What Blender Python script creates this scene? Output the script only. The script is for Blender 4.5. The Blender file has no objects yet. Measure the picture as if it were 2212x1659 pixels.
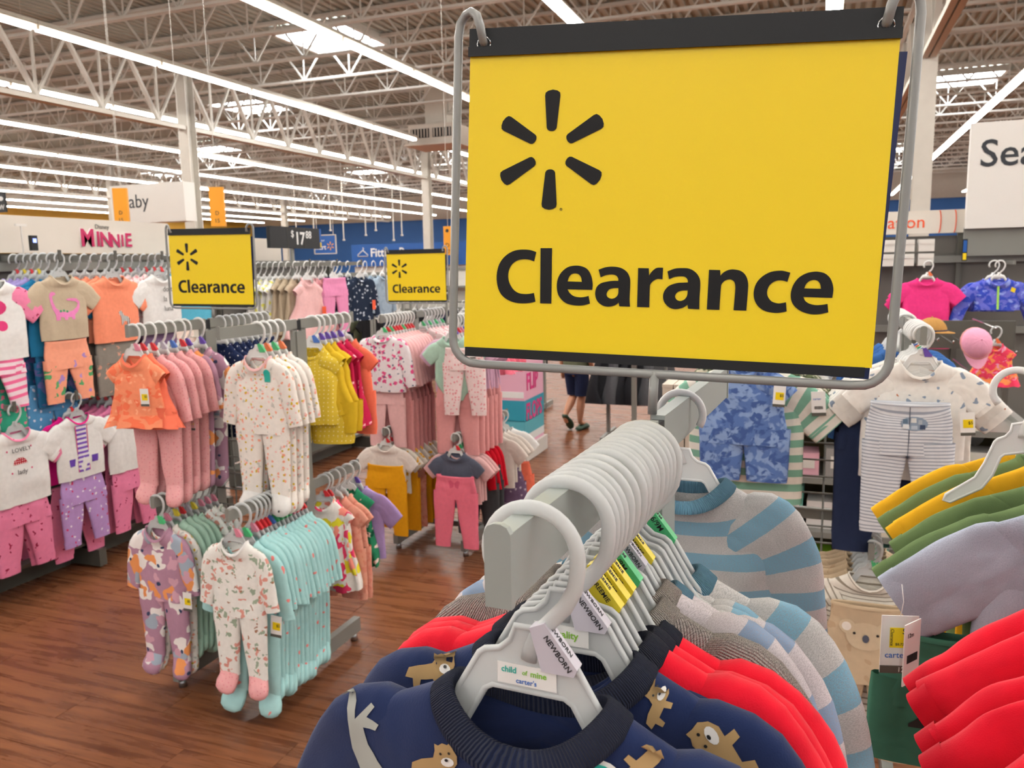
import bpy, bmesh, math, random
from mathutils import Vector, Matrix, noise
from mathutils.bvhtree import BVHTree

# ---------------------------------------------------------------- camera, world, exposure
# store axes: X across the light rows (to the right), Y along the light rows (away), Z up, metres
scene = bpy.context.scene
COL = scene.collection
EYE = 1.55
FPX, PITCH, ROLL, YAW = 1750.0, math.radians(8.36), math.radians(-1.14), math.radians(20.8)
_f = Vector((0, math.cos(PITCH), -math.sin(PITCH)))
_r0 = Vector((1, 0, 0)); _u0 = _r0.cross(_f)
_r = math.cos(ROLL) * _r0 + math.sin(ROLL) * _u0
_u = math.cos(ROLL) * _u0 - math.sin(ROLL) * _r0
_rot = Matrix.Rotation(YAW, 3, 'Z')
_r, _u, _f = _rot @ _r, _rot @ _u, _rot @ _f
cam_data = bpy.data.cameras.new('camera')
cam_data.sensor_width = 36.0
cam_data.lens = FPX / 2212.0 * 36.0
cam_data.clip_start, cam_data.clip_end = 0.02, 300
cam = bpy.data.objects.new('camera', cam_data)
COL.objects.link(cam)
_m = Matrix.Identity(4)
for _i in range(3):
    _m[_i][0], _m[_i][1], _m[_i][2] = _r[_i], _u[_i], -_f[_i]
_m[2][3] = EYE
cam.matrix_world = _m
scene.camera = cam
cam_data.dof.use_dof = True
cam_data.dof.focus_distance = 0.66
cam_data.dof.aperture_fstop = 20.0

world = bpy.data.worlds.new('store_ambient')
scene.world = world
world.use_nodes = True
world.node_tree.nodes['Background'].inputs[0].default_value = (0.97, 0.98, 1.0, 1)
world.node_tree.nodes['Background'].inputs[1].default_value = 0.58
scene.view_settings.view_transform = 'Standard'
scene.view_settings.look = 'None'
scene.view_settings.gamma = 1.0
scene.view_settings.use_curve_mapping = False
scene.view_settings.exposure = 0.35
TUBE_LIGHT, SKY_LIGHT = 24.0, 15.0
scene.cycles.max_bounces = 5
scene.cycles.glossy_bounces = 2
scene.cycles.transmission_bounces = 2
scene.cycles.transparent_max_bounces = 4
scene.cycles.sample_clamp_indirect = 6.0
scene.cycles.use_adaptive_sampling = True
scene.cycles.adaptive_threshold = 0.03
scene.cycles.diffuse_bounces = 2
scene.cycles.caustics_reflective = False
scene.cycles.caustics_refractive = False


def at(px, py, X=None, Y=None, Z=None, d=None):
    """point seen at photo pixel (px, py) on the plane X=, Y= or Z=, or at camera depth d"""
    r = _f + _r * ((px - 1106) / FPX) - _u * ((py - 829.5) / FPX)
    if X is not None: t = X / r.x
    elif Y is not None: t = Y / r.y
    elif Z is not None: t = (Z - EYE) / r.z
    else: t = d
    p = r * t
    p.z += EYE
    return p


# ---------------------------------------------------------------- materials
def lin(h):
    h = h.lstrip('#')
    out = []
    for i in (0, 2, 4):
        c = int(h[i:i + 2], 16) / 255
        out.append(c / 12.92 if c <= 0.04045 else ((c + 0.055) / 1.055) ** 2.4)
    return (out[0], out[1], out[2], 1)


MATS = {}


class NT:
    def __init__(self, name):
        self.m = bpy.data.materials.new(name)
        self.m.use_nodes = True
        self.t = self.m.node_tree
        self.b = self.t.nodes['Principled BSDF']

    def n(self, typ, **kw):
        o = self.t.nodes.new(typ)
        for k, v in kw.items():
            if k == 'inp':
                for a, b in v.items():
                    if isinstance(b, bpy.types.NodeSocket): self.t.links.new(b, o.inputs[a])
                    else: o.inputs[a].default_value = b
            else: setattr(o, k, v)
        return o

    def math(self, op, a, b=0.0, c=None):
        d = {0: a, 1: b}
        if c is not None: d[2] = c
        return self.n('ShaderNodeMath', operation=op, inp=d).outputs[0]

    def mix(self, fac, a, b):
        o = self.n('ShaderNodeMix', data_type='RGBA')
        for k, v in ((0, fac), (6, a), (7, b)):
            if isinstance(v, bpy.types.NodeSocket): self.t.links.new(v, o.inputs[k])
            else: o.inputs[k].default_value = v
        return o.outputs[2]

    def out(self, col, rough=0.6, bump=None, bstr=0.3, bdist=0.002, metal=0.0, spec=0.5, coat=0.0, sheen=0.0, folds=None):
        b = self.b
        if isinstance(col, bpy.types.NodeSocket): self.t.links.new(col, b.inputs['Base Color'])
        else: b.inputs['Base Color'].default_value = col
        if isinstance(rough, bpy.types.NodeSocket): self.t.links.new(rough, b.inputs['Roughness'])
        else: b.inputs['Roughness'].default_value = rough
        b.inputs['Metallic'].default_value = metal
        b.inputs['Specular IOR Level'].default_value = spec
        b.inputs['Coat Weight'].default_value = coat
        if sheen:
            b.inputs['Sheen Weight'].default_value = sheen
            b.inputs['Sheen Roughness'].default_value = 0.6
        if bump is not None:
            bn = self.n('ShaderNodeBump', inp={'Strength': bstr, 'Distance': bdist, 'Height': bump})
            if folds is not None:
                b0 = self.n('ShaderNodeBump', inp={'Strength': 0.45, 'Distance': 0.006, 'Height': folds})
                self.t.links.new(b0.outputs[0], bn.inputs['Normal'])
            self.t.links.new(bn.outputs[0], b.inputs['Normal'])
        return self.m


def solid(name, h, rough=0.5, metal=0.0, spec=0.5, var=0.06, scale=6.0, coat=0.0):
    if name in MATS: return MATS[name]
    g = NT(name)
    co = g.n('ShaderNodeTexCoord').outputs['Object']
    nz = g.n('ShaderNodeTexNoise', inp={'Vector': co, 'Scale': scale, 'Detail': 4.0}).outputs[0]
    c = lin(h)
    d = tuple(x * (1 - 2 * var) for x in c[:3]) + (1,)
    MATS[name] = g.out(g.mix(nz, c, d), rough, bump=nz, bstr=0.04, metal=metal, spec=spec, coat=coat)
    return MATS[name]


def emit(name, h, s):
    if name in MATS: return MATS[name]
    g = NT(name)
    g.b.inputs['Base Color'].default_value = (0.9, 0.9, 0.9, 1)
    g.b.inputs['Emission Color'].default_value = lin(h)
    g.b.inputs['Emission Strength'].default_value = s
    MATS[name] = g.m
    return g.m


def cloth(name, base, dots=(), stripes=None, heather=None, tie=None, rough=0.92, rib=None, weave=None, fuzz=0.0):
    """procedural fabric on UVs in metres. dots: (cells per metre, radius in cells, colour, warp, share kept);
    stripes: (period, duty, colour, 'v' or 'u'); heather: (colour, amount); tie: [(scale, threshold, colour)]"""
    if name in MATS: return MATS[name]
    g = NT(name)
    uv = g.n('ShaderNodeUVMap').outputs[0]
    ri = g.n('ShaderNodeObjectInfo').outputs['Random']
    ro = g.n('ShaderNodeCombineXYZ', inp={0: g.math('MULTIPLY', ri, 3.1), 1: g.math('MULTIPLY', ri, 1.7)}).outputs[0]
    uvr = g.n('ShaderNodeVectorMath', operation='ADD', inp={0: uv, 1: ro}).outputs[0]
    col = lin(base)
    fine = g.n('ShaderNodeTexNoise', inp={'Vector': uv, 'Scale': 60.0, 'Detail': 1.0}).outputs[0]
    col = g.mix(fine, col, tuple(x * 0.86 for x in col[:3]) + (1,))
    if tie:
        for k, (sc, th, h) in enumerate(tie):
            mp = g.n('ShaderNodeMapping', inp={'Vector': uvr, 'Location': (3.1 * k + .7, 1.7 * k, 0)}).outputs[0]
            nz = g.n('ShaderNodeTexNoise', inp={'Vector': mp, 'Scale': sc, 'Detail': 2.5, 'Distortion': 0.6}).outputs[0]
            rp = g.n('ShaderNodeMapRange', inp={0: nz, 1: th - .03, 2: th + .03}).outputs[0]
            col = g.mix(rp, col, lin(h))
    if stripes:
        per, duty, h, ax = stripes
        s = g.n('ShaderNodeSeparateXYZ', inp={0: uv})
        f = g.math('FRACT', g.math('MULTIPLY', s.outputs[1 if ax == 'v' else 0], 1.0 / per))
        f = g.math('LESS_THAN', f, duty)
        col = g.mix(f, col, lin(h))
    if heather:
        h, amt = heather
        mp = g.n('ShaderNodeMapping', inp={'Vector': uv, 'Scale': (520, 2300, 1)}).outputs[0]
        nz = g.n('ShaderNodeTexNoise', inp={'Vector': mp, 'Scale': 1.0, 'Detail': 3.0}).outputs[0]
        rp = g.n('ShaderNodeMapRange', inp={0: nz, 1: 0.42, 2: 0.62, 3: 0.0, 4: amt}).outputs[0]
        col = g.mix(rp, col, lin(h))
    for k, (sc, rad, h, warp, keep) in enumerate(dots):
        mp = g.n('ShaderNodeMapping', inp={'Vector': uvr, 'Location': (0.37 * k, 0.61 * k, 0)}).outputs[0]
        if warp:
            wn = g.n('ShaderNodeTexNoise', inp={'Vector': mp, 'Scale': sc * 1.6, 'Detail': 1.0}).outputs[1]
            mp = g.n('ShaderNodeVectorMath', operation='ADD', inp={0: mp, 1: g.n('ShaderNodeVectorMath', operation='SCALE', inp={0: g.n('ShaderNodeVectorMath', operation='SUBTRACT', inp={0: wn, 1: (.5, .5, .5)}).outputs[0], 3: warp / sc}).outputs[0]}).outputs[0]
        vo = g.n('ShaderNodeTexVoronoi', voronoi_dimensions='2D', inp={'Vector': mp, 'Scale': sc, 'Randomness': 0.75 if warp or keep < 1 else 0.15})
        m = g.math('LESS_THAN', vo.outputs['Distance'], rad)
        if keep < 1:
            s = g.n('ShaderNodeSeparateColor', inp={0: vo.outputs['Color']}).outputs[0]
            m = g.math('MULTIPLY', m, g.math('LESS_THAN', s, keep))
        col = g.mix(m, col, lin(h))
    if rib:
        s = g.n('ShaderNodeSeparateXYZ', inp={0: uv}).outputs[0]
        bm = g.math('SINE', g.math('MULTIPLY', s, 6.283 / rib))
        MATS[name] = g.out(col, rough, bump=bm, bstr=1.0, bdist=0.0016, spec=0.2, sheen=0.06)
    else:
        mp = g.n('ShaderNodeMapping', inp={'Vector': uv, 'Scale': (26, 9, 1), 'Rotation': (0, 0, 0.25)}).outputs[0]
        fo = g.n('ShaderNodeTexNoise', inp={'Vector': mp, 'Scale': 1.0, 'Detail': 1.0, 'Distortion': 0.8}).outputs[0]
        if weave:
            bm = g.n('ShaderNodeTexNoise', inp={'Vector': uv, 'Scale': weave, 'Detail': 1.0}).outputs[0]
            MATS[name] = g.out(col, rough, bump=bm, bstr=0.35, bdist=0.0006, spec=0.15, sheen=fuzz, folds=fo)
        else:
            MATS[name] = g.out(col, rough, bump=fo, bstr=0.45, bdist=0.006, spec=0.15, sheen=fuzz)
    return MATS[name]


def wood_mat(name, per_object):
    g = NT(name)
    pos = g.n('ShaderNodeNewGeometry').outputs['Position']
    rnd = g.n('ShaderNodeObjectInfo').outputs['Random']
    if not per_object:   # far floor: planks told apart by the material only
        s = g.n('ShaderNodeSeparateXYZ', inp={0: pos})
        row = g.math('FLOOR', g.math('DIVIDE', s.outputs[1], 0.152))
        x = g.math('FLOOR', g.math('ADD', g.math('DIVIDE', s.outputs[0], 0.914), g.math('MULTIPLY', row, 0.37)))
        v = g.n('ShaderNodeCombineXYZ', inp={0: row, 1: x}).outputs[0]
        rnd = g.n('ShaderNodeTexWhiteNoise', noise_dimensions='2D', inp={'Vector': v}).outputs[0]
    off = g.n('ShaderNodeCombineXYZ', inp={0: g.math('MULTIPLY', rnd, 7.0), 1: g.math('MULTIPLY', rnd, 3.0)}).outputs[0]
    p = g.n('ShaderNodeVectorMath', operation='ADD', inp={0: pos, 1: off}).outputs[0]
    mp = g.n('ShaderNodeMapping', inp={'Vector': p, 'Scale': (1.3, 16, 1)}).outputs[0]
    n1 = g.n('ShaderNodeTexNoise', inp={'Vector': mp, 'Scale': 1.6, 'Detail': 6.0, 'Roughness': 0.62, 'Distortion': 0.5}).outputs[0]
    mp2 = g.n('ShaderNodeMapping', inp={'Vector': p, 'Scale': (5, 60, 1)}).outputs[0]
    n2 = g.n('ShaderNodeTexNoise', inp={'Vector': mp2, 'Scale': 2.0, 'Detail': 4.0}).outputs[0]
    r1 = g.n('ShaderNodeMapRange', inp={0: n1, 1: 0.30, 2: 0.72}).outputs[0]
    col = g.mix(r1, lin('#56301f'), lin('#96603f'))
    col = g.mix(g.n('ShaderNodeMapRange', inp={0: n2, 1: 0.55, 2: 0.8, 3: 0.0, 4: 0.55}).outputs[0], col, lin('#4a2514'))
    col = g.mix(g.math('MULTIPLY', rnd, 0.22), col, lin('#7a452a'))
    vo = g.n('ShaderNodeTexVoronoi', inp={'Vector': g.n('ShaderNodeMapping', inp={'Vector': p, 'Scale': (1.0, 2.2, 1)}).outputs[0], 'Scale': 2.6}).outputs['Distance']
    col = g.mix(g.n('ShaderNodeMapRange', inp={0: vo, 1: 0.02, 2: 0.05, 3: 0.6, 4: 0.0}).outputs[0], col, lin('#3a1c10'))
    ro = g.n('ShaderNodeMapRange', inp={0: n1, 3: 0.20, 4: 0.36}).outputs[0]
    return g.out(col, ro, bump=n2, bstr=0.05, bdist=0.001, spec=0.22 if per_object else 0.10)


def plastic(name, h, trans=0.35):
    if name in MATS: return MATS[name]
    g = NT(name)
    c = lin(h)
    nz = g.n('ShaderNodeTexNoise', inp={'Vector': g.n('ShaderNodeTexCoord').outputs['Object'], 'Scale': 40.0}).outputs[0]
    g.out(g.mix(nz, c, tuple(x * 0.93 for x in c[:3]) + (1,)), 0.32, spec=0.5)
    tr = g.n('ShaderNodeBsdfTranslucent', inp={0: c})
    ms = g.n('ShaderNodeMixShader', inp={0: trans, 1: g.b.outputs[0], 2: tr.outputs[0]})
    g.t.links.new(ms.outputs[0], g.t.nodes['Material Output'].inputs[0])
    MATS[name] = g.m
    return g.m


# ---------------------------------------------------------------- mesh helpers
class MB:
    def __init__(self, smooth=False):
        self.v, self.f, self.uv, self.smooth = [], [], [], smooth

    def quad(self, pts, uvs=None):
        b = len(self.v)
        self.v += [tuple(p) for p in pts]
        self.f.append(tuple(range(b, b + len(pts))))
        self.uv.append(uvs or [(0, 0)] * len(pts))

    def box(self, c, s, rot=None):
        cx, cy, cz = c
        hx, hy, hz = s[0] / 2, s[1] / 2, s[2] / 2
        P = [Vector((x * hx, y * hy, z * hz)) for x in (-1, 1) for y in (-1, 1) for z in (-1, 1)]
        if rot is not None: P = [rot @ p for p in P]
        b = len(self.v)
        self.v += [(p.x + cx, p.y + cy, p.z + cz) for p in P]
        for q in ((0, 1, 3, 2), (4, 6, 7, 5), (0, 4, 5, 1), (2, 3, 7, 6), (0, 2, 6, 4), (1, 5, 7, 3)):
            self.f.append(tuple(b + i for i in q))
            self.uv.append([(P[i].x if q in ((0, 4, 5, 1), (2, 3, 7, 6), (0, 2, 6, 4), (1, 5, 7, 3)) else P[i].y, P[i].z if q not in ((0, 2, 6, 4), (1, 5, 7, 3)) else P[i].y) for i in q])
        return self

    def bar(self, a, b, w, h, up=(0, 0, 1)):
        a, b = Vector(a), Vector(b)
        d = (b - a)
        L = d.length
        y = d.normalized()
        x = y.cross(Vector(up))
        if x.length < 1e-5: x = Vector((1, 0, 0))
        x.normalize()
        z = x.cross(y)
        m = Matrix((x, y, z)).transposed()
        return self.box((a + b) / 2, (w, L, h), m)

    def tube(self, path, r, n=8, cap=True, flat=1.0, ups=None):
        path = [Vector(p) for p in path]
        rings, vs, L = [], [], 0.0
        ref = None
        for i, p in enumerate(path):
            a = path[max(i - 1, 0)]
            b = path[min(i + 1, len(path) - 1)]
            t = (b - a).normalized()
            if ref is None:
                ref = Vector(ups) if ups else (Vector((0, 0, 1)) if abs(t.z) < 0.9 else Vector((0, 1, 0)))
            x = t.cross(ref)
            if x.length < 1e-5: x = t.cross(Vector((1, 0, 0.01)))
            x.normalize()
            y = x.cross(t)
            ref = y
            rr = r[i] if isinstance(r, (list, tuple)) else r
            rings.append([p + x * (rr * math.cos(2 * math.pi * k / n)) + y * (rr * flat * math.sin(2 * math.pi * k / n)) for k in range(n)])
            if i: L += (p - path[i - 1]).length
            vs.append(L)
        self.loft(rings, vs, cap0=cap, cap1=cap)
        return self

    def loft(self, rings, vs=None, us=None, cap0=False, cap1=False):
        n = len(rings[0])
        b = len(self.v)
        for r in rings: self.v += [tuple(p) for p in r]
        if vs is None: vs = [k * 0.05 for k in range(len(rings))]
        for k in range(len(rings) - 1):
            u0 = us[k] if us else [0.1 * i / n for i in range(n + 1)]
            u1 = us[k + 1] if us else u0
            for i in range(n):
                j = (i + 1) % n
                self.f.append((b + k * n + i, b + k * n + j, b + (k + 1) * n + j, b + (k + 1) * n + i))
                self.uv.append([(u0[i], vs[k]), (u0[i + 1], vs[k]), (u1[i + 1], vs[k + 1]), (u1[i], vs[k + 1])])
        if cap0:
            self.f.append(tuple(b + i for i in reversed(range(n)))); self.uv.append([(0, 0)] * n)
        if cap1:
            o = b + (len(rings) - 1) * n
            self.f.append(tuple(o + i for i in range(n))); self.uv.append([(0, 0)] * n)
        return self

    def plate(self, loops, y0, y1, holes_as_walls=True):
        """extrude 2-D outlines (x, z) from y0 (front) to y1 (back)"""
        bm = bmesh.new()
        for lp in loops:
            vs = [bm.verts.new((p[0], 0, p[1])) for p in lp]
            for i in range(len(vs)): bm.edges.new((vs[i], vs[(i + 1) % len(vs)]))
        bmesh.ops.triangle_fill(bm, use_beauty=True, use_dissolve=False, edges=bm.edges[:], normal=(0, -1, 0))
        bm.verts.index_update()
        P = [v.co.copy() for v in bm.verts]
        b = len(self.v)
        self.v += [(p.x, y0, p.z) for p in P] + [(p.x, y1, p.z) for p in P]
        k = len(P)
        for f in bm.faces:
            ix = [v.index for v in f.verts]
            if f.normal.y > 0: ix.reverse()
            self.f.append(tuple(b + i for i in ix)); self.uv.append([(P[i].x, P[i].z) for i in ix])
            self.f.append(tuple(b + k + i for i in reversed(ix))); self.uv.append([(P[i].x, P[i].z) for i in reversed(ix)])
        if y0 != y1:
            for e in bm.edges:
                if len(e.link_faces) == 1:
                    i, j = e.verts[0].index, e.verts[1].index
                    self.f.append((b + i, b + j, b + k + j, b + k + i)); self.uv.append([(P[i].x, P[i].z), (P[j].x, P[j].z), (P[j].x, P[j].z), (P[i].x, P[i].z)])
        bm.free()
        return self

    def add(self, o):
        b = len(self.v)
        self.v += o.v
        self.f += [tuple(i + b for i in f) for f in o.f]
        self.uv += o.uv
        return self

    def mesh(self, name):
        me = bpy.data.meshes.new(name)
        me.from_pydata(self.v, [], self.f)
        l = me.uv_layers.new(name='UVMap')
        flat = [c for f in self.uv for p in f for c in p]
        l.data.foreach_set('uv', flat)
        if self.smooth: me.polygons.foreach_set('use_smooth', [True] * len(me.polygons))
        me.materials.append(None)
        me.update()
        return me


def obj(name, me, mat, parent=None, loc=None, rot=None, scale=None):
    if isinstance(me, MB): me = me.mesh(name)
    o = bpy.data.objects.new(name, me)
    COL.objects.link(o)
    if mat is not None:
        o.material_slots[0].link = 'OBJECT'
        o.material_slots[0].material = mat
    if parent is not None: o.parent = parent
    if loc is not None: o.location = loc
    if rot is not None: o.rotation_euler = rot
    if scale is not None: o.scale = (scale,) * 3 if isinstance(scale, (int, float)) else scale
    return o


def tag(o, label, cat=None, group=None, kind=None):
    if label: o['label'] = label
    if cat: o['category'] = cat
    if group: o['group'] = group
    if kind: o['kind'] = kind
    return o


def thing(name, label, cat, loc=(0, 0, 0), rotz=0.0, group=None):
    o = bpy.data.objects.new(name, None)
    o.empty_display_size = 0.05
    COL.objects.link(o)
    o.location = loc
    o.rotation_euler = (0, 0, rotz)
    return tag(o, label, cat, group)


def struct(name, me, mat, parent=None, label=None):
    o = obj(name, me, mat, parent)
    if parent is None: tag(o, label, None, None, 'structure')
    return o


def dup(root, loc=None, rotz=None, label=None, group=None):
    c = root.copy()
    COL.objects.link(c)
    if loc is not None: c.location = loc
    if rotz is not None: c.rotation_euler = (0, 0, rotz)
    if label: c['label'] = label
    if group: c['group'] = group
    for ch in list(root.children):
        d = ch.copy(); COL.objects.link(d); d.parent = c
        for g in list(ch.children):
            e = g.copy(); COL.objects.link(e); e.parent = d
    return c


TXT = {}


def text_mesh(s, size, bold=0.0, depth=0.0004, spacing=1.0, align='LEFT', squeeze=1.0):
    """lettering as a mesh in the local XZ plane, facing -Y"""
    k = (s, size, bold, depth, spacing, align, squeeze)
    if k in TXT: return TXT[k]
    cu = bpy.data.curves.new('lettering', 'FONT')
    cu.body, cu.size, cu.offset, cu.extrude = s, size, bold * size, depth
    cu.space_character, cu.align_x, cu.align_y = spacing, align, 'CENTER'
    cu.resolution_u = 3
    o = bpy.data.objects.new('lettering', cu)
    COL.objects.link(o)
    me = bpy.data.meshes.new_from_object(o.evaluated_get(bpy.context.evaluated_depsgraph_get()))
    bpy.data.objects.remove(o)
    bpy.data.curves.remove(cu)
    me.transform(Matrix.Rotation(math.pi / 2, 4, 'X') @ Matrix.Diagonal((squeeze, 1, 1, 1)))
    if not me.materials: me.materials.append(None)
    TXT[k] = me
    return me


def lettering(s, size, mat, parent, loc, rot=(0, 0, 0), **kw):
    return obj('lettering', text_mesh(s, size, **kw), mat, parent, loc, rot)


def smooth_loop(pts, sub=4):
    """closed outline through points; points flagged as corners stay sharp"""
    n = len(pts)
    out = []
    for i in range(n):
        p0, p1, p2, p3 = pts[i - 1], pts[i], pts[(i + 1) % n], pts[(i + 2) % n]
        c1, c2 = len(p1) > 2, len(p2) > 2
        a, b = Vector(p1[:2]), Vector(p2[:2])
        if c1 and c2:
            out.append(tuple(a)); continue
        t1 = (b - a) if c1 else (b - Vector(p0[:2])) * 0.5
        t2 = (b - a) if c2 else (Vector(p3[:2]) - a) * 0.5
        for k in range(sub):
            t = k / sub
            h = a * (2 * t ** 3 - 3 * t * t + 1) + t1 * (t ** 3 - 2 * t * t + t) + b * (3 * t * t - 2 * t ** 3) + t2 * (t ** 3 - t * t)
            out.append((h.x, h.y))
    return out


def circle(cx, cz, rx, rz=None, n=14, a0=0.0):
    rz = rz or rx
    return [(cx + rx * math.cos(a0 + 2 * math.pi * k / n), cz + rz * math.sin(a0 + 2 * math.pi * k / n)) for k in range(n)]


def lerp(a, b, t): return a + (b - a) * t


def interp(tab, x):
    """tab: [(x, y), ...] with x descending or ascending"""
    for (x0, y0), (x1, y1) in zip(tab, tab[1:]):
        if (x0 <= x <= x1) or (x0 >= x >= x1):
            t = (x - x0) / (x1 - x0) if x1 != x0 else 0
            t = t * t * (3 - 2 * t)
            return lerp(y0, y1, t)
    return tab[0][1] if abs(x - tab[0][0]) < abs(x - tab[-1][0]) else tab[-1][1]


# ---------------------------------------------------------------- the building
M_STEEL = solid('painted_steel', '#d6d1c7', 0.55)
M_DECK = solid('roof_deck_paint', '#b5b6aa', 0.7)
M_WHITE = solid('white_laminate', '#e9e4dc', 0.45)
M_CREAM = solid('cream_panel', '#e2d9cc', 0.55)
M_BLACK = solid('black_plastic', '#222325', 0.42, spec=0.3)
M_GREY = solid('grey_steel', '#85857f', 0.38, spec=0.5)
M_LGREY = solid('light_grey_powder_coat', '#9aa09c', 0.4)
M_DGREY = solid('dark_grey_steel', '#57564f', 0.45)
M_CHROME = solid('chrome', '#b9babb', 0.25, metal=0.9)

# floor with the nearer planks laid as pieces
WOOD_FAR, WOOD = wood_mat('wood_floor_far', False), wood_mat('wood_plank', True)
floor = struct('floor', MB().box((-14, 22, -0.053), (72, 70, 0.1)), WOOD_FAR, label='glossy brown wood-look plank floor')
PW, PL = 0.152, 0.914
_pb = MB().box((0, 0, -0.0012), (PL - 0.0016, PW - 0.0016, 0.0024)).mesh('plank')
for _r_ in range(26):
    yy = 1.30 + (_r_ + 0.5) * PW
    for _c_ in range(9):
        xx = -5.2 + (_c_ + ((_r_ * 0.37) % 1.0)) * PL
        p = Vector((xx, yy, -EYE))
        z = p.dot(_f)
        if z < 0.3: continue
        sx, sy = 1106 + FPX * p.dot(_r) / z, 829.5 - FPX * p.dot(_u) / z
        if -260 < sx < 2300 and 820 < sy < 1800:
            obj('plank', _pb, WOOD, floor, (xx, yy, 0.0))

DECK_Z = 6.9
mb = MB()
_prof, x = [], -46.0
while x < 19:
    _prof += [(x, 0.0), (x + 0.085, 0.0), (x + 0.105, 0.05), (x + 0.185, 0.05)]
    x += 0.205
for (xa, za), (xb, zb) in zip(_prof, _prof[1:]):
    mb.quad([(xa, -8, DECK_Z + za), (xb, -8, DECK_Z + zb), (xb, 58, DECK_Z + zb), (xa, 58, DECK_Z + za)])
mb.box((-13.5, 25, DECK_Z + 0.12), (65, 66, 0.1))
struct('ceiling', mb, M_DECK, label='corrugated metal roof deck above open steel trusses')

M_BLUEW = solid('blue_wall_paint', '#2f66ad', 0.6, var=0.03)
M_GOLDW = solid('gold_wall_paint', '#d9a63a', 0.6, var=0.03)
BW, LW = 57.0, -44.5
struct('wall_back', MB().box((-14, BW + 0.1, 2.55), (64, 0.2, 5.1)), M_BLUEW, label='far blue store wall under the lights')
struct('trim_1', MB().box((-14, BW + 0.02, 6.0), (64, 0.3, 1.8)), M_CREAM, label='pale band along the top of the blue wall')
struct('wall_left', MB().box((LW - 0.1, 24, 2.75), (0.2, 66, 5.5)), M_GOLDW, label='far gold store wall behind the light rows')
struct('trim_2', MB().box((LW + 0.02, 24, 6.2), (0.3, 66, 1.4)), M_CREAM, label='pale band along the top of the gold wall')

# columns (wide-flange sections), girders along Y, bar joists along X
COLX, COLY = [-28.9, -13.7, 1.53], [15.4, 27.6, 39.8]


def column_mesh(h):
    m = MB()
    m.box((0, -0.13, h / 2), (0.28, 0.018, h)); m.box((0, 0.13, h / 2), (0.28, 0.018, h)); m.box((0, 0, h / 2), (0.016, 0.26, h))
    m.box((0, 0, 0.015), (0.4, 0.4, 0.03)); m.box((0, 0, h - 0.01), (0.4, 0.4, 0.025))
    return m


_cm = column_mesh(6.1)
_cm = _cm.mesh('column')
for cx in COLX:
    for cy in COLY:
        o = struct('column', _cm, M_STEEL, label='cream steel column carrying the roof girders')
        o.location = (cx, cy, 0)
        o['group'] = 'roof columns'

GB, GT = 4.78, 6.12       # girder bottom and top chords
_web = MB().bar((0, 0, GT - 0.05), (0, 0.75, GB + 0.05), 0.09, 0.06).mesh('web')
_web2 = MB().bar((0, 0.75, GB + 0.05), (0, 1.5, GT - 0.05), 0.06, 0.05).mesh('web')
_post = MB().box((0, 0.75, (GB + GT) / 2), (0.05, 0.04, GT - GB)).mesh('web')
_chord = MB()
for s in (-1, 1): _chord.box((s * 0.06, 6, GB), (0.09, 12.0, 0.09)); 
_chb = _chord.mesh('bottom_chord')
_chord = MB()
for s in (-1, 1): _chord.box((s * 0.06, 6, GT), (0.09, 12.0, 0.09))
_cht = _chord.mesh('top_chord')
for cx in COLX:
    for cy in [3.2] + COLY:
        if cx < -20 and cy < 10: continue
        g = bpy.data.objects.new('roof_girder', None)
        COL.objects.link(g)
        g.location = (cx, cy + 0.1, 0)
        tag(g, 'deep steel roof girder spanning between cream columns', None, 'roof girders', 'structure')
        obj('bottom_chord', _chb, M_STEEL, g); obj('top_chord', _cht, M_STEEL, g)
        for k in range(8):
            obj('web', _web, M_STEEL, g, (0, k * 1.5, 0)); obj('web', _web2, M_STEEL, g, (0, k * 1.5, 0)); obj('web', _post, M_STEEL, g, (0, k * 1.5, 0))
            
JB, JT, JL = 6.05, 6.84, 15.1
_jb, _jt, _jw = MB(), MB(), MB()
for s in (-1, 1):
    _jb.box((JL / 2, s * 0.035, JB), (JL, 0.05, 0.05)); _jt.box((JL / 2, s * 0.035, JT), (JL, 0.05, 0.06))
k = 0
while k * 1.26 + 1.26 <= JL + 0.01:
    _jw.bar((k * 1.26, 0, JT), (k * 1.26 + 0.63, 0, JB), 0.035, 0.035); _jw.bar((k * 1.26 + 0.63, 0, JB), (k * 1.26 + 1.26, 0, JT), 0.035, 0.035)
    _jw.bar((k * 1.26 + 0.63, 0, JB), (k * 1.26 + 0.63, 0, JT), 0.025, 0.025, up=(0, 1, 0)); k += 1
_jb, _jt, _jw = _jb.mesh('bottom_chord'), _jt.mesh('top_chord'), _jw.mesh('web_rod')
for bx in (-44.1, -28.9, -13.7, 1.53):
    y = 6.4
    while y < 52:
        # only the bays the camera can look into
        a = (bx if bx < 0 else bx + 7, y, 6.4 - EYE)
        v1, v2 = Vector((bx, y, 4.8)), Vector((bx + JL, y, 4.8))
        ok = False
        for t in range(9):
            p = v1.lerp(v2, t / 8); z = p.dot(_f)
            if z > 1 and -150 < 1106 + FPX * p.dot(_r) / z < 2360 and 829.5 - FPX * p.dot(_u) / z > -120: ok = True
        if ok:
            j = bpy.data.objects.new('roof_joist', None)
            COL.objects.link(j)
            j.location = (bx, y, 0)
            tag(j, 'open-web steel bar joist under the roof deck', None, 'roof bar joists', 'structure')
            obj('bottom_chord', _jb, M_STEEL, j); obj('top_chord', _jt, M_STEEL, j); obj('web_rod', _jw, M_STEEL, j)
        y += 1.83

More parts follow.
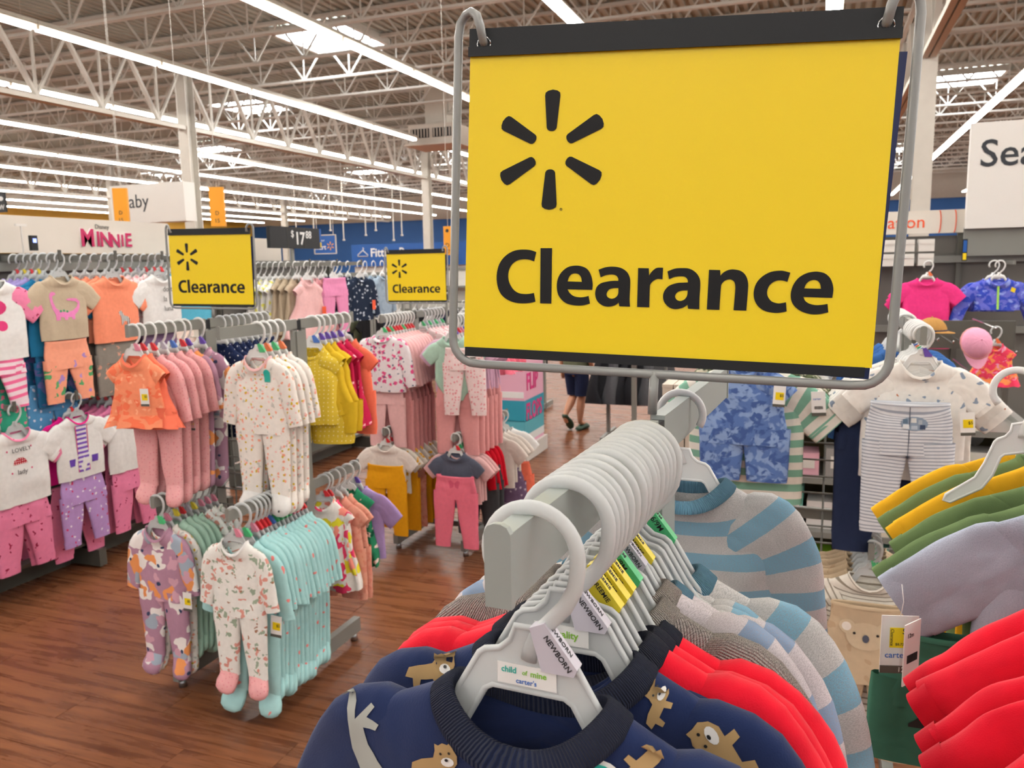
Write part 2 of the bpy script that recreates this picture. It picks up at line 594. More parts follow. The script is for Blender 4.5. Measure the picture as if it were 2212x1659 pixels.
# fluorescent strips: rows along Y, 3.7 m apart, 2.44 m fixtures
LZ, SEG = 5.18, 2.44
M_TUBE = emit('fluorescent_tube', '#fffaf2', TUBE_LIGHT)
M_HOUSE = solid('white_enamel', '#ddd5c6', 0.4)


def lens_mb(dx=0, dy=0):
    m = MB(True)
    for q in (-0.042, 0.042):
        m.tube([(dx + q, dy - SEG / 2 + 0.05, LZ - 0.02), (dx + q, dy + SEG / 2 - 0.05, LZ - 0.02)], 0.028, 5)
    return m


def house_mb(dx=0, dy=0):
    m = MB()
    m.box((dx, dy, LZ + 0.06), (0.13, SEG - 0.01, 0.08))
    for q in (-1, 1): m.bar((dx + q * 0.085, dy - SEG / 2 + .01, LZ + 0.032), (dx + q * 0.085, dy + SEG / 2 - .01, LZ + 0.032), 0.075, 0.006, up=(q * 0.45, 0, 1))
    m.box((dx, dy - SEG / 2 + 0.02, LZ), (0.12, 0.03, 0.06)); m.box((dx, dy + SEG / 2 - 0.02, LZ), (0.12, 0.03, 0.06))
    m.bar((dx, dy + 1.0, LZ + 0.09), (dx, dy + 1.0, JB), 0.004, 0.004)
    return m


_lm, _hm = lens_mb().mesh('tube'), house_mb().mesh('housing')
AH = at(950, 298, Y=23.0)
slots = []
for k in range(-11, 5):
    for q in range(-4, 22):
        X, Y = 0.07 + 3.70 * k, 0.85 + q * SEG
        if Y > 54 or (abs(X - AH.x) < 1.3 and abs(Y - AH.y) < 2.2): continue
        inside = False
        for t in (-1.2, 0, 1.2):
            p = Vector((X, Y + t, LZ - EYE)); z = p.dot(_f)
            if z > 0.5 and -30 < 1106 + FPX * p.dot(_r) / z < 2240 and -30 < 829.5 - FPX * p.dot(_u) / z < 1700: inside = True
        slots.append((not inside, math.hypot(X, Y), X, Y))
slots.sort()
rest_l, rest_h, nlamp = MB(True), MB(), 0
ORD = ['first', 'second', 'third', 'fourth', 'fifth', 'sixth', 'seventh', 'eighth', 'ninth', 'tenth', 'eleventh', 'twelfth', 'thirteenth', 'fourteenth', 'fifteenth', 'sixteenth', 'seventeenth', 'eighteenth', 'nineteenth', 'twentieth', 'last but one', 'last', 'very last']
shown = {}
for out, dist, X, Y in slots:
    if not out: shown.setdefault(round((X - 0.07) / 3.70), []).append(Y)
rows = sorted(shown, reverse=True)
for out, dist, X, Y in slots:
    if not out and nlamp < 290:
        nlamp += 1
        row = round((X - 0.07) / 3.70)
        lab = '%s nearest fluorescent strip in the %s ceiling light row from the right' % (ORD[sorted(shown[row]).index(Y)], ORD[rows.index(row)])
        o = thing('fluorescent_light', lab, 'light', (X, Y, 0), 0, 'fluorescent strips in ceiling rows')
        obj('housing', _hm, M_HOUSE, o); obj('tube', _lm, M_TUBE, o)
    else:
        rest_l.add(lens_mb(X, Y)); rest_h.add(house_mb(X, Y))
o = tag(obj('fluorescent_light', rest_h, M_HOUSE), 'remaining fluorescent strips far back and behind the viewer', 'light', None, 'stuff')
tag(obj('tube', rest_l, M_TUBE, o), None, None, None, 'stuff')

# skylights
M_SKY = emit('skylight_glow', '#f2f8ff', SKY_LIGHT)
_sf, _sp = MB(), MB()
for sx, sy, wx, wy in ((0, -0.95, 2.0, 0.1), (0, 0.95, 2.0, 0.1), (-0.95, 0, 0.1, 1.9), (0.95, 0, 0.1, 1.9)): _sf.box((sx, sy, 0), (wx, wy, 0.16))
_sp.box((0, 0, 0.03), (1.82, 1.82, 0.02))
_sf, _sp = _sf.mesh('frame'), _sp.mesh('pane')
SK = 1.2 * 4.45
for a, b in ((3.17, -2.0), (4.2, -3.25), (5.45, -4.62), (5.32, 0.72), (6.25, -3.0), (7.5, -4.4), (8.6, -2.9), (8.4, 0.6), (9.0, -6.0), (11.0, -4.2), (2.1, -3.9), (1.0, -0.6), (0.6, 1.0), (6.6, -6.2)):
    s = struct('skylight', _sf, M_STEEL, label='bright square skylight set into the roof deck')
    s.location = (b * SK, a * SK, DECK_Z - 0.09); s['group'] = 'roof skylights'
    obj('pane', _sp, M_SKY, s)

# air handling unit near the middle column
v = at(950, 298, Y=23.0)
t = thing('air_handler', 'beige ceiling air handler with dark louvered grille', 'vent', (v.x, v.y, v.z))
obj('casing', MB().box((0, 0, 0.05), (1.5, 1.2, 0.55)).box((0, 0, -0.25), (1.7, 1.4, 0.06)), M_CREAM, t)
for q in (-0.36, 0.36):
    g = obj('grille', MB().box((q, -0.605, 0.07), (0.6, 0.02, 0.26)), M_BLACK, t)
    for k in range(6): obj('louver', MB().box((q - 0.25 + k * 0.1, -0.62, 0.07), (0.03, 0.03, 0.24)), M_CREAM, g)
obj('duct', MB().box((0, 0.1, 1.5), (0.7, 0.7, 2.5)), M_CREAM, t)


# ---------------------------------------------------------------- hangers and garments
# origin of both: the point where the hook rests on the bar; front faces -Y
NZ = -0.104
M_HANG = plastic('hanger_plastic', '#e8eaea', 0.42)
M_HANGW = plastic('hanger_plastic_white', '#f4f3f0', 0.12)
CLIPC = {'white': '#c9c4cf', 'yellow': '#f2dc3c', 'green': '#4fbf7d', 'pink': '#e08aa0', 'red': '#e0343c', 'blue': '#4d78c9', 'purple': '#6a4bb0', 'orange': '#f07a4a'}
M_CLIP = {k: solid('size_clip_' + k, v, 0.4) for k, v in CLIPC.items()}
M_INK = solid('black_ink', '#1d1d20', 0.5)
M_CARD = solid('white_card', '#efedea', 0.5, var=0.02)
M_YTAG = solid('yellow_sticker', '#f3d400', 0.45, var=0.02)
HOOKP = [(0.004 + 0.0265 * math.cos(a), 0.0, -0.0225 + 0.0265 * math.sin(a)) for a in [math.radians(q) for q in range(212, -8, -11)]] + \
        [(0.0302, 0, -0.030), (0.0285, 0, -0.040), (0.0225, 0, -0.051), (0.0135, 0, -0.061), (0.006, 0, -0.069), (0.0025, 0, -0.078), (0.001, 0, -0.085)]
BODYH = [(0.007, -0.066), (0.010, -0.075), (0.017, -0.081), (0.026, -0.083), (0.030, -0.086), (0.046, -0.113), (0.060, -0.131), (0.098, -0.150), (0.102, -0.157), (0.095, -0.161), (0.055, -0.146), (0.040, -0.130), (0.027, -0.107), (0.022, -0.104)]
BODY = BODYH + [(-x, z) for x, z in reversed(BODYH)]
HM = {}


def hanger_meshes():
    if HM: return HM
    HM['hook'] = MB(True).tube(HOOKP, [0.0046] * (len(HOOKP) - 2) + [0.005, 0.0055], 8, flat=0.62, ups=(0, 1, 0)).mesh('hook')
    b = MB().plate([BODY], -0.0009, 0.0009)
    HM['body'] = b.mesh('body')
    HM['rim'] = MB(True).tube([(x, 0, z) for x, z in BODY] + [(BODY[0][0], 0, BODY[0][1])], 0.0021, 6, cap=False, ups=(0, 1, 0)).mesh('rim')
    j = MB(True).tube(HOOKP[::2], 0.0046, 6, flat=0.62, ups=(0, 1, 0))
    j.add(MB().plate([BODY], -0.0016, 0.0016))
    HM['joined'] = j.mesh('clothes_hanger')
    HM['clip'] = MB().plate([[(0.003, -0.064), (0.012, -0.060), (0.031, -0.084), (0.029, -0.0885), (0.010, -0.0885)]], -0.0042, 0.0042).mesh('size_clip')
    return HM


def hanger(loc, yaw, label, group=None, clip=None, word=None, scale=1.0, detail=False, white=False, sticker=None, lean=0.0):
    h = hanger_meshes()
    m = M_HANGW if white else M_HANG
    if detail:
        o = thing('clothes_hanger', label, 'hanger', loc, yaw, group)
        obj('hook', h['hook'], m, o)
        b = obj('body', h['body'], m, o); obj('rim', h['rim'], m, b)
        if sticker:
            s = obj('sticker', MB().box((0, -0.0016, -0.0945), (0.036, 0.0008, 0.0125)), M_CARD, b)
            if sticker == 'full':
                T, L, Bl = solid('teal_ink', '#25b3a4', 0.5), solid('lime_ink', '#8cc63f', 0.5), solid('blue_ink', '#3b6fc0', 0.5)
                lettering('child', 0.0050, T, s, (-0.0155, -0.0022, -0.0922), bold=0.015, depth=0.0001)
                lettering('of', 0.0038, L, s, (-0.0026, -0.0022, -0.0926), bold=0.012, depth=0.0001)
                lettering('mine', 0.0050, L, s, (0.0024, -0.0022, -0.0926), bold=0.015, depth=0.0001)
                lettering("carter's", 0.0042, Bl, s, (-0.0065, -0.0022, -0.0980), bold=0.008, depth=0.0001)
            else:
                lettering('quality', 0.0066, solid('lime_ink', '#8cc63f', 0.5), s, (-0.006, -0.0022, -0.094), bold=0.015, depth=0.0001)
    else:
        o = tag(obj('clothes_hanger', h['joined'], m, None, loc, (0, 0, yaw)), label, 'hanger', group)
    o.scale = (scale,) * 3
    if lean: o.rotation_euler = (0, lean, yaw)
    if clip:
        c = obj('size_clip', h['clip'], M_CLIP[clip], o)
        if word:
            big = len(word) < 5
            lettering(word, 0.0062 if big else 0.0046, M_INK, c, (0.0125, -0.0045, -0.0672), (0, math.radians(52), 0), bold=0.01, depth=0.0001)
            q = lettering(word, 0.0052 if big else 0.0044, M_INK, c, (0.0128, -.0004, -0.0612), bold=0.01, depth=0.0001)
            q.matrix_basis = Matrix.Translation((0.0130, -.0004, -0.0608)) @ Matrix(((.62, -.784, 0, 0), (0, 0, 1, 0), (-.784, -.62, 0, 0), (0, 0, 0, 1)))
    return o


def fn(p, s, k): return noise.noise(Vector((p[0] * k + s * 7.3, p[1] * k + s * 3.1, p[2] * k - s * 5.7)))


def torso_mb(P, seed, N=32, K=14):
    """open fabric tube: neck opening, sloping shoulders, body down to the hem"""
    m = MB(True)
    nw, nd, bd, sw, sd, az, cw, hw, ln, dep = (P[k] for k in ('nw', 'nd', 'bd', 'sw', 'sd', 'az', 'cw', 'hw', 'ln', 'dep'))
    fa, fk = P.get('fold', 0.004), P.get('fk', 3.0)
    widths = [(-sd, sw), (-az, cw)] + P.get('mid', []) + [(-ln, hw)]
    rings, vs, us = [], [], []
    ph = seed * 1.7

    def ring(w, d, zf):
        r, u = [], []
        for i in range(N):
            a = 2 * math.pi * i / N
            st, ct = math.sin(a), math.cos(a)
            x = w * math.copysign(abs(st) ** 0.72, st)
            y = d * math.copysign(abs(ct) ** 0.85, ct)
            r.append([x, y, zf(x / max(w, 1e-6), y / max(d, 1e-6))])
        L = 0.0
        for i in range(N + 1):
            u.append(L)
            a, b = r[i % N], r[(i + 1) % N]
            L += math.hypot(a[0] - b[0], a[1] - b[1])
        h = u[N] / 2
        return r, [q - h for q in u]
    nyk = P.get('ny', 0.022)
    z0 = lambda fx, fy: -(nd if fy < 0 else bd) * (1 - abs(fx) ** 2.2)
    S = 5
    for k in range(S + 1):
        t = k / S
        w = lerp(nw, sw, t)
        d = lerp(nyk, dep * 0.8, t)
        zf = lambda fx, fy, t=t: lerp(z0(fx, fy), -sd - (0.022 + (0.6 * max(nd - sd, 0) if fy < 0 else 0)) * (1 - abs(fx) ** 2.5), t ** 0.9)
        r, u = ring(w, d, zf)
        rings.append(r); us.append(u); vs.append(-sd * t)
    flat_from = sd
    for k in range(1, K + 1):
        t = k / K
        z = -lerp(sd, ln, t)
        w = interp(widths, z)
        d = interp([(-sd, dep * 0.8), (-az, dep), (-ln, dep * P.get('hd', 1.0))], z)
        drop = lambda fx, fy, z=z, t=t: z - (1 - t) ** 3 * (0.022 + (0.6 * max(nd - sd, 0) if fy < 0 else 0)) * (1 - abs(fx) ** 2.5) + P.get('hemc', 0.0) * t ** 4 * (fx * fx)
        r, u = ring(w, d, drop)
        for q in r:
            A = fa * t * (1 + 0.5 * math.sin(seed + 3 * q[0] / max(w, .01)))
            q[1] += A * math.sin(fk * math.pi * q[0] / max(w, 1e-6) + ph + 1.3 * math.sin(z * 14 + seed))
        rings.append(r); us.append(u); vs.append(z)
    out = []
    for k, r in enumerate(rings):
        g = min(1.0, k / 5)
        out.append([(q[0] + g * 0.0035 * fn(q, seed, 16), q[1] + g * P.get('crumple', 0.005) * (fn(q, seed + 1, 13) + 0.5 * fn(q, seed + 2, 30)), q[2] + NZ + g * 0.002 * fn(q, seed + 3, 12)) for q in r])
    m.loft(out, vs, us)
    return m, out


def collar_mb(ring, h=0.010, t=0.0035, inset=0.0, flat=0.0):
    m = MB(True)
    n = len(ring)
    c = Vector((0, sum(p[1] for p in ring) / n, 0))

    def off(s, dz):
        r = []
        for p in ring:
            d = Vector((p[0], p[1] - c.y, 0))
            L = d.length or 1
            r.append((p[0] + d.x / L * s, p[1] + d.y / L * s, p[2] + dz))
        return r
    rings = [off(t + 0.0008, -h * 0.30), off(t, 0.0), off(t * 0.4 - inset * .5, h * 0.66), off(-t * 0.3 - inset, h * 0.70), off(-t - inset, h * 0.2), off(-t * 0.6 - inset, -h * 0.4)]
    if flat:   # ribbed neckband lying on the shoulders
        rings = [off(flat, -flat * .62 - .002), off(flat * 1.0, -flat * .58 + .0012), off(flat * .5, -flat * .22 + .0022), off(0.001, .0030), off(-.0018, .002), off(-.0022, -.002), off(-.0015, -.012)]
        m.loft(rings, [0, .003, .009, .015, .018, .022, .03], [[.34 * i / n for i in range(n + 1)]] * 7)
        return m
    per = 0.3
    us = [[per * i / n for i in range(n + 1)]] * len(rings)
    m.loft(rings, [0, .004, .01, .012, .016, .02], us)
    return m


def sleeve_pts(P, side, seed):
    L, ang, a0, a1 = P['sl'], math.radians(P['sang']), P['ah'] / 2, P['cuffw']
    p0 = Vector((side * (P['sw'] - 0.012), 0, -P['sd'] - a0 * math.cos(ang * P.get('sb', 0.45)) + 0.001))
    d0 = Vector((side * math.cos(ang * P.get('sb', 0.45)), 0, -math.sin(ang * P.get('sb', 0.45))))
    d1 = Vector((side * math.cos(ang), P.get('sy', 0.0), -math.sin(ang)))
    K = P.get('sk', 9)
    pts, p = [p0], p0.copy()
    for k in range(1, K + 1):
        t = k / K
        d = d0.lerp(d1, min(1, t * P.get('bend', 1.6))).normalized()
        p = p + d * (L / K)
        pts.append(p.copy())
    rad = [(lerp(a0, a1, (k / K) ** 0.8), lerp(P['dep'] * 0.80, P['dep'] * P.get('sdep', 0.62), k / K)) for k in range(K + 1)]
    head = [(0.052, 0.15), (0.047, 0.50), (0.034, 0.80), (0.016, 0.97)]
    pts = [p0 - d0 * q for q, _ in head] + pts
    rad = [(a0 * f, P['dep'] * 0.80 * min(1, f * 1.15)) for _, f in head] + rad
    return pts, rad


def limb_mb(pts, rad, seed, N=16, crumple=0.004, v0=0.0, close=False, u0=0.0):
    m = MB(True)
    rings, vs, us, L = [], [], [], v0
    for k, p in enumerate(pts):
        a = pts[max(k - 1, 0)]; b = pts[min(k + 1, len(pts) - 1)]
        t = (b - a).normalized()
        nx = Vector((0, 1, 0)).cross(t)
        if nx.length < 1e-4: nx = Vector((1, 0, 0))
        nx.normalize()
        ny = t.cross(nx)
        A, B = rad[k]
        r = []
        for i in range(N):
            f = 2 * math.pi * i / N
            c, s = math.cos(f), math.sin(f)
            q = p + nx * (A * math.copysign(abs(c) ** 0.8, c)) + ny * (B * math.copysign(abs(s) ** 0.85, s))
            w = min(1, k / 2) * crumple
            r.append((q.x + 0.4 * w * fn(q, seed, 22), q.y + w * (fn(q, seed + 4, 15) + .5 * fn(q, seed + 5, 34)), q.z + NZ + 0.4 * w * fn(q, seed + 6, 22)))
        if k: L += (p - pts[k - 1]).length
        ul = [0.0]
        for i in range(N): ul.append(ul[-1] + (Vector(r[i]) - Vector(r[(i + 1) % N])).length)
        rings.append(r); vs.append(-L); us.append([u0 + q - ul[-1] / 2 for q in ul])
    m.loft(rings, vs, us, cap1=close)
    return m, rings


def leg_pts(P, side):
    hw, ln, L = P['hw'], P['ln'], P['leg']
    x0, x1 = side * hw * 0.50, side * P.get('ankx', 0.055)
    K = 9
    pts = [Vector((lerp(x0, x1, (k / K) ** 1.1), P.get('legy', 0.0) * (k / K), -ln + P.get('ov', 0.03) - (L + P.get('ov', 0.03)) * k / K)) for k in range(K + 1)]
    rad = [(lerp(hw * 0.54, P['ankw'], min(1, (k / K) * 1.05) ** 1.1), lerp(P['dep'] * 0.98, P['dep'] * 0.75, k / K)) for k in range(K + 1)]
    return pts, rad


def foot_mb(end, side, P, seed):
    w = P['ankw'] * 0.98
    sp = side * P.get('splay', 0.012)
    pts = [end + Vector((0, 0, 0.008)), end + Vector((sp * .2, -0.004, -0.012)), end + Vector((sp * .6, -0.012, -0.030)), end + Vector((sp, -0.018, -0.048)), end + Vector((sp * 1.2, -0.020, -0.058)), end + Vector((sp * 1.25, -0.020, -0.0615))]
    rad = [(P['ankw'] * .95, P['dep'] * .7), (w, P['dep'] * .85), (w * 1.05, P['dep'] * .95), (w * .95, P['dep'] * .8), (w * .55, P['dep'] * .45), (w * .12, P['dep'] * .1)]
    return limb_mb(pts, rad, seed, 14, 0.002, close=True)[0]


BASE = dict(nw=0.050, nd=0.040, bd=0.012, sw=0.105, sd=0.030, az=0.115, cw=0.112, hw=0.115, ln=0.24, dep=0.016, ah=0.085, sl=0.16, sang=68, cuffw=0.026)
STY = {
    'sleeper': dict(BASE, nw=0.046, sw=0.090, cw=0.093, hw=0.098, ah=0.075, sang=78, sb=0.5, bend=2.6, sl=0.15, leg=0.20, ankw=0.036, ankx=0.054, foot=1),
    'pram': dict(BASE, nw=0.048, nd=0.026, ny=0.020, sw=0.112, dep=0.021, cw=0.122, hw=0.13, sl=0.19, sang=77, sb=0.5, bend=3.2, ah=0.10, cuffw=0.032, leg=0.2, ankw=0.035, foot=1, fold=0.006, crumple=0.006, bigcollar=1),
    'longtee': dict(BASE, nw=0.048, nd=0.026, ny=0.020, sw=0.112, cw=0.122, hw=0.125, ln=0.30, dep=0.020, sl=0.20, sang=77, sb=0.5, bend=3.2, ah=0.10, cuffw=0.030, bigcollar=1, fold=0.006),
    'tee': dict(BASE, nw=0.058, sw=0.125, cw=0.130, hw=0.132, ln=0.30, dep=0.013, sl=0.085, sang=44, sb=0.6, ah=0.105, cuffw=0.044, sdep=0.8, fold=0.005),
    'bodysuit': dict(BASE, nw=0.056, sw=0.105, cw=0.105, hw=0.045, ln=0.31, dep=0.012, sl=0.055, sang=42, ah=0.09, cuffw=0.038, mid=[(-0.22, 0.105)], fold=0.004),
    'romper': dict(BASE, nw=0.050, sw=0.085, cw=0.11, hw=0.125, ln=0.25, dep=0.016, sl=0.05, sang=45, ah=0.08, cuffw=0.038, leg=0.10, ankw=0.060, ankx=0.068, ov=0.05),
    'dress': dict(BASE, nw=0.045, sw=0.075, cw=0.10, hw=0.19, ln=0.36, dep=0.022, hd=1.9, sl=0.03, sang=40, ah=0.06, cuffw=0.030, fold=0.020, fk=5.0, hemc=0.02),
    'bubble': dict(BASE, nw=0.045, sw=0.072, cw=0.105, hw=0.15, ln=0.27, dep=0.03, hd=1.3, sl=0.028, sang=35, ah=0.06, cuffw=0.032, fold=0.010, fk=4.0, leg=0.05, ankw=0.075, ankx=0.075, ov=0.05),
    'skirt': dict(BASE, nw=0.045, sw=0.08, cw=0.105, hw=0.14, ln=0.21, dep=0.018, hd=1.4, sl=0.03, sang=40, ah=0.06, cuffw=0.030, fold=0.008, fk=4.0, ruffle=1, leg=0.03, ankw=0.05, ankx=0.05, ov=0.03),
    'pants': dict(BASE, nw=0.095, nd=0.004, bd=0.002, sw=0.098, sd=0.012, az=0.06, cw=0.105, hw=0.110, ln=0.11, dep=0.013, leg=0.21, ankw=0.040, ankx=0.072, ov=0.035, nosleeve=1, ny=0.012),
    'shorts': dict(BASE, nw=0.095, nd=0.004, bd=0.002, sw=0.10, sd=0.012, az=0.06, cw=0.11, hw=0.118, ln=0.11, dep=0.013, leg=0.07, ankw=0.060, ankx=0.068, ov=0.04, nosleeve=1, ny=0.012),
    'croptop': dict(BASE, nw=0.05, sw=0.12, cw=0.125, hw=0.12, ln=0.19, dep=0.013, sl=0.27, sang=72, ah=0.09, cuffw=0.035, fold=0.003),
    'bikini': dict(BASE, nw=0.09, nd=0.03, bd=0.02, sw=0.11, sd=0.03, az=0.05, cw=0.09, hw=0.028, ln=0.14, dep=0.008, nosleeve=1, ny=0.008, mid=[(-0.09, 0.06)]),
}
GM, BV = {}, {}


def garment_meshes(style, var=0, hi=False, **over):
    key = (style, var, hi, tuple(sorted(over.items())))
    if key in GM: return GM[key]
    P = dict(STY[style], **over)
    seed = var * 3.7 + len(style)
    out = {}
    N, K = (56, 26) if hi else (28, 12)
    m, rings = torso_mb(P, seed, N, K)
    out['torso'] = m
    if P.get('bigcollar'): out['collar'] = collar_mb(rings[0], flat=0.0125)
    else: out['collar'] = collar_mb(rings[0], 0.008, 0.0022)
    if not P.get('nosleeve'):
        for side in (-1, 1):
            if hi: P['sk'] = 18
            pts, rad = sleeve_pts(P, side, seed)
            sm, sr = limb_mb(pts, rad, seed + side, 30 if hi else 14, P.get('crumple', 0.004))
            out['sleeve%d' % side] = sm
            e, d = pts[-1], (pts[-1] - pts[-2]).normalized()
            A, B = rad[-1]
            out['cuff%d' % side] = limb_mb([e - d * 0.006, e + d * 0.014], [(A * 1.02, B * 1.05), (A * 0.97, B)], seed, 30 if hi else 14, 0.0)[0]
    if 'leg' in P:
        for side in (-1, 1):
            pts, rad = leg_pts(P, side)
            out['leg%d' % side] = limb_mb(pts, rad, seed + 2 * side, 24 if hi else 14, P.get('crumple', 0.004), v0=P['ln'])[0]
            if P.get('foot'): out['foot%d' % side] = foot_mb(pts[-1], side, P, seed)
            else:
                e = pts[-1]
                A, B = rad[-1]
                out['hem%d' % side] = limb_mb([e + Vector((0, 0, .004)), e - Vector((0, 0, 0.022))], [(A * 1.02, B * 1.06), (A * .96, B)], seed, 14, 0.0)[0]
    if P.get('ruffle'):
        r = rings[-1]
        c = Vector((0, 0, 0))
        rr = []
        for k in range(5):
            t = k / 4
            rr.append([(p[0] * (1 + 0.10 * t) + 0.006 * t * math.sin(i * 2.2), p[1] * (1 + 0.5 * t) + 0.010 * t * math.sin(i * 2.2 + 1), p[2] - 0.045 * t + 0.004 * t * math.sin(i * 1.9)) for i, p in enumerate(r)])
        out['ruffle'] = MB(True).loft(rr, [0, -.01, -.02, -.03, -.04], [[0.4 * i / len(r) for i in range(len(r) + 1)]] * 5)
    bb = MB()
    for k in out:
        if k == 'torso' or k.startswith(('sleeve', 'leg')): bb.add(out[k])
    BV[key] = BVHTree.FromPolygons([Vector(v) for v in bb.v], bb.f)
    GM[key] = {k: (v, v.mesh(k.rstrip('-1'))) for k, v in out.items()}
    GM[key]['_key'] = key
    return GM[key]


GJ = {}
NAMES = {'torso': 'torso', 'collar': 'collar', 'sleeve': 'sleeve', 'cuff': 'cuff', 'leg': 'leg', 'foot': 'foot', 'hem': 'hem', 'ruffle': 'ruffle'}


def tag_card(parent, loc, rz=0.0, size=(0.034, 0.062), sticker=True, text=None):
    t = obj('price_tag', MB().box((0, 0, -size[1] / 2), (size[0], 0.0012, size[1])), M_CARD, parent, loc, (0, random.Random(int(loc[0] * 9999)).uniform(-.08, .08), rz))
    if sticker:
        s = obj('sticker', MB().box((0.001, -0.0011, -size[1] * 0.48), (size[0] * 0.68, 0.0008, size[1] * 0.36)), M_YTAG, t)
        lettering('$5', size[1] * 0.18, M_INK, s, (0.001, -0.0018, -size[1] * 0.45), bold=0.01, depth=0.0001)
    else:
        lettering('carter', size[1] * 0.13, solid('blue_ink', '#3b6fc0', 0.5), t, (-size[0] * .38, -0.0008, -size[1] * 0.3), bold=0.005, depth=0.0001)
        obj('barcode', barcode_mesh(size[0] * 0.6, size[1] * 0.13), M_INK, t, (-size[0] * .3, -0.0009, -size[1] * 0.66))
    obj('size_strip', MB().box((0, -0.0010, -size[1] + size[1] * 0.07), (size[0], 0.0008, size[1] * 0.13)), M_DGREY, t)
    return t


_BC = {}


def barcode_mesh(w, h):
    k = (round(w, 4), round(h, 4))
    if k not in _BC:
        m, r, x = MB(), random.Random(3), 0.0
        while x < w:
            q = w * r.choice((0.014, 0.025, 0.04))
            m.box((x + q / 2, 0, 0), (q, 0.0003, h)); x += q + w * r.choice((0.015, 0.03))
        _BC[k] = m.mesh('barcode')
    return _BC[k]


def project_print(name, polys, mat, parent, key, sub=2, lift=0.0012):
    """lay flat print outlines (x, z below the neck) on the front of a torso"""
    bm = bmesh.new()
    for lp in polys:
        vs = [bm.verts.new((p[0], 0, p[1] + NZ)) for p in lp]
        es = [bm.edges.new((vs[i], vs[(i + 1) % len(vs)])) for i in range(len(vs))]
        bmesh.ops.triangle_fill(bm, use_beauty=True, edges=es, normal=(0, -1, 0))
    bmesh.ops.subdivide_edges(bm, edges=bm.edges[:], cuts=sub, use_grid_fill=True)
    bv = BV[key]
    for v in bm.verts:
        h = bv.ray_cast(Vector((v.co.x, -0.4, v.co.z)), Vector((0, 1, 0)))
        v.co.y = (h[0].y if h[0] is not None else -0.012) - lift
    m = MB(True)
    bm.verts.index_update()
    m.v = [tuple(v.co) for v in bm.verts]
    m.f = [tuple(v.index for v in f.verts) for f in bm.faces]
    m.uv = [[(m.v[i][0], m.v[i][2]) for i in f] for f in m.f]
    bm.free()
    return obj(name, m, mat, parent)


def garment(name, label, cat, style, mat, loc, yaw=0.0, var=0, scale=1.0, group=None, parts=False, hi=False, mats=None, dz=0.0, over=None, lean=0.0, pitch=0.0):
    """a garment as a thing: one joined mesh for the packed ones, separate parts for the ones shown open"""
    g = garment_meshes(style, var, hi, **(over or {}))
    mats = mats or {}
    if parts:
        o = thing(name, label, cat, loc, yaw, group)
        for k, (mb, me) in ((k, v) for k, v in g.items() if k != '_key'):
            b = k.rstrip('1').rstrip('-')
            obj(NAMES[b], me, mats.get(b, mat), o)
    else:
        key = g['_key']
        if key not in GJ:
            j = MB(True)
            for k, v in g.items():
                if k != '_key': j.add(v[0])
            GJ[key] = j.mesh(name)
        o = tag(obj(name, GJ[key], mat, None, loc, (0, 0, yaw)), label, cat, group)
    o.scale = (scale,) * 3
    o.rotation_euler = (pitch, lean, yaw)
    if dz: o.location.z += dz
    return o, g['_key']
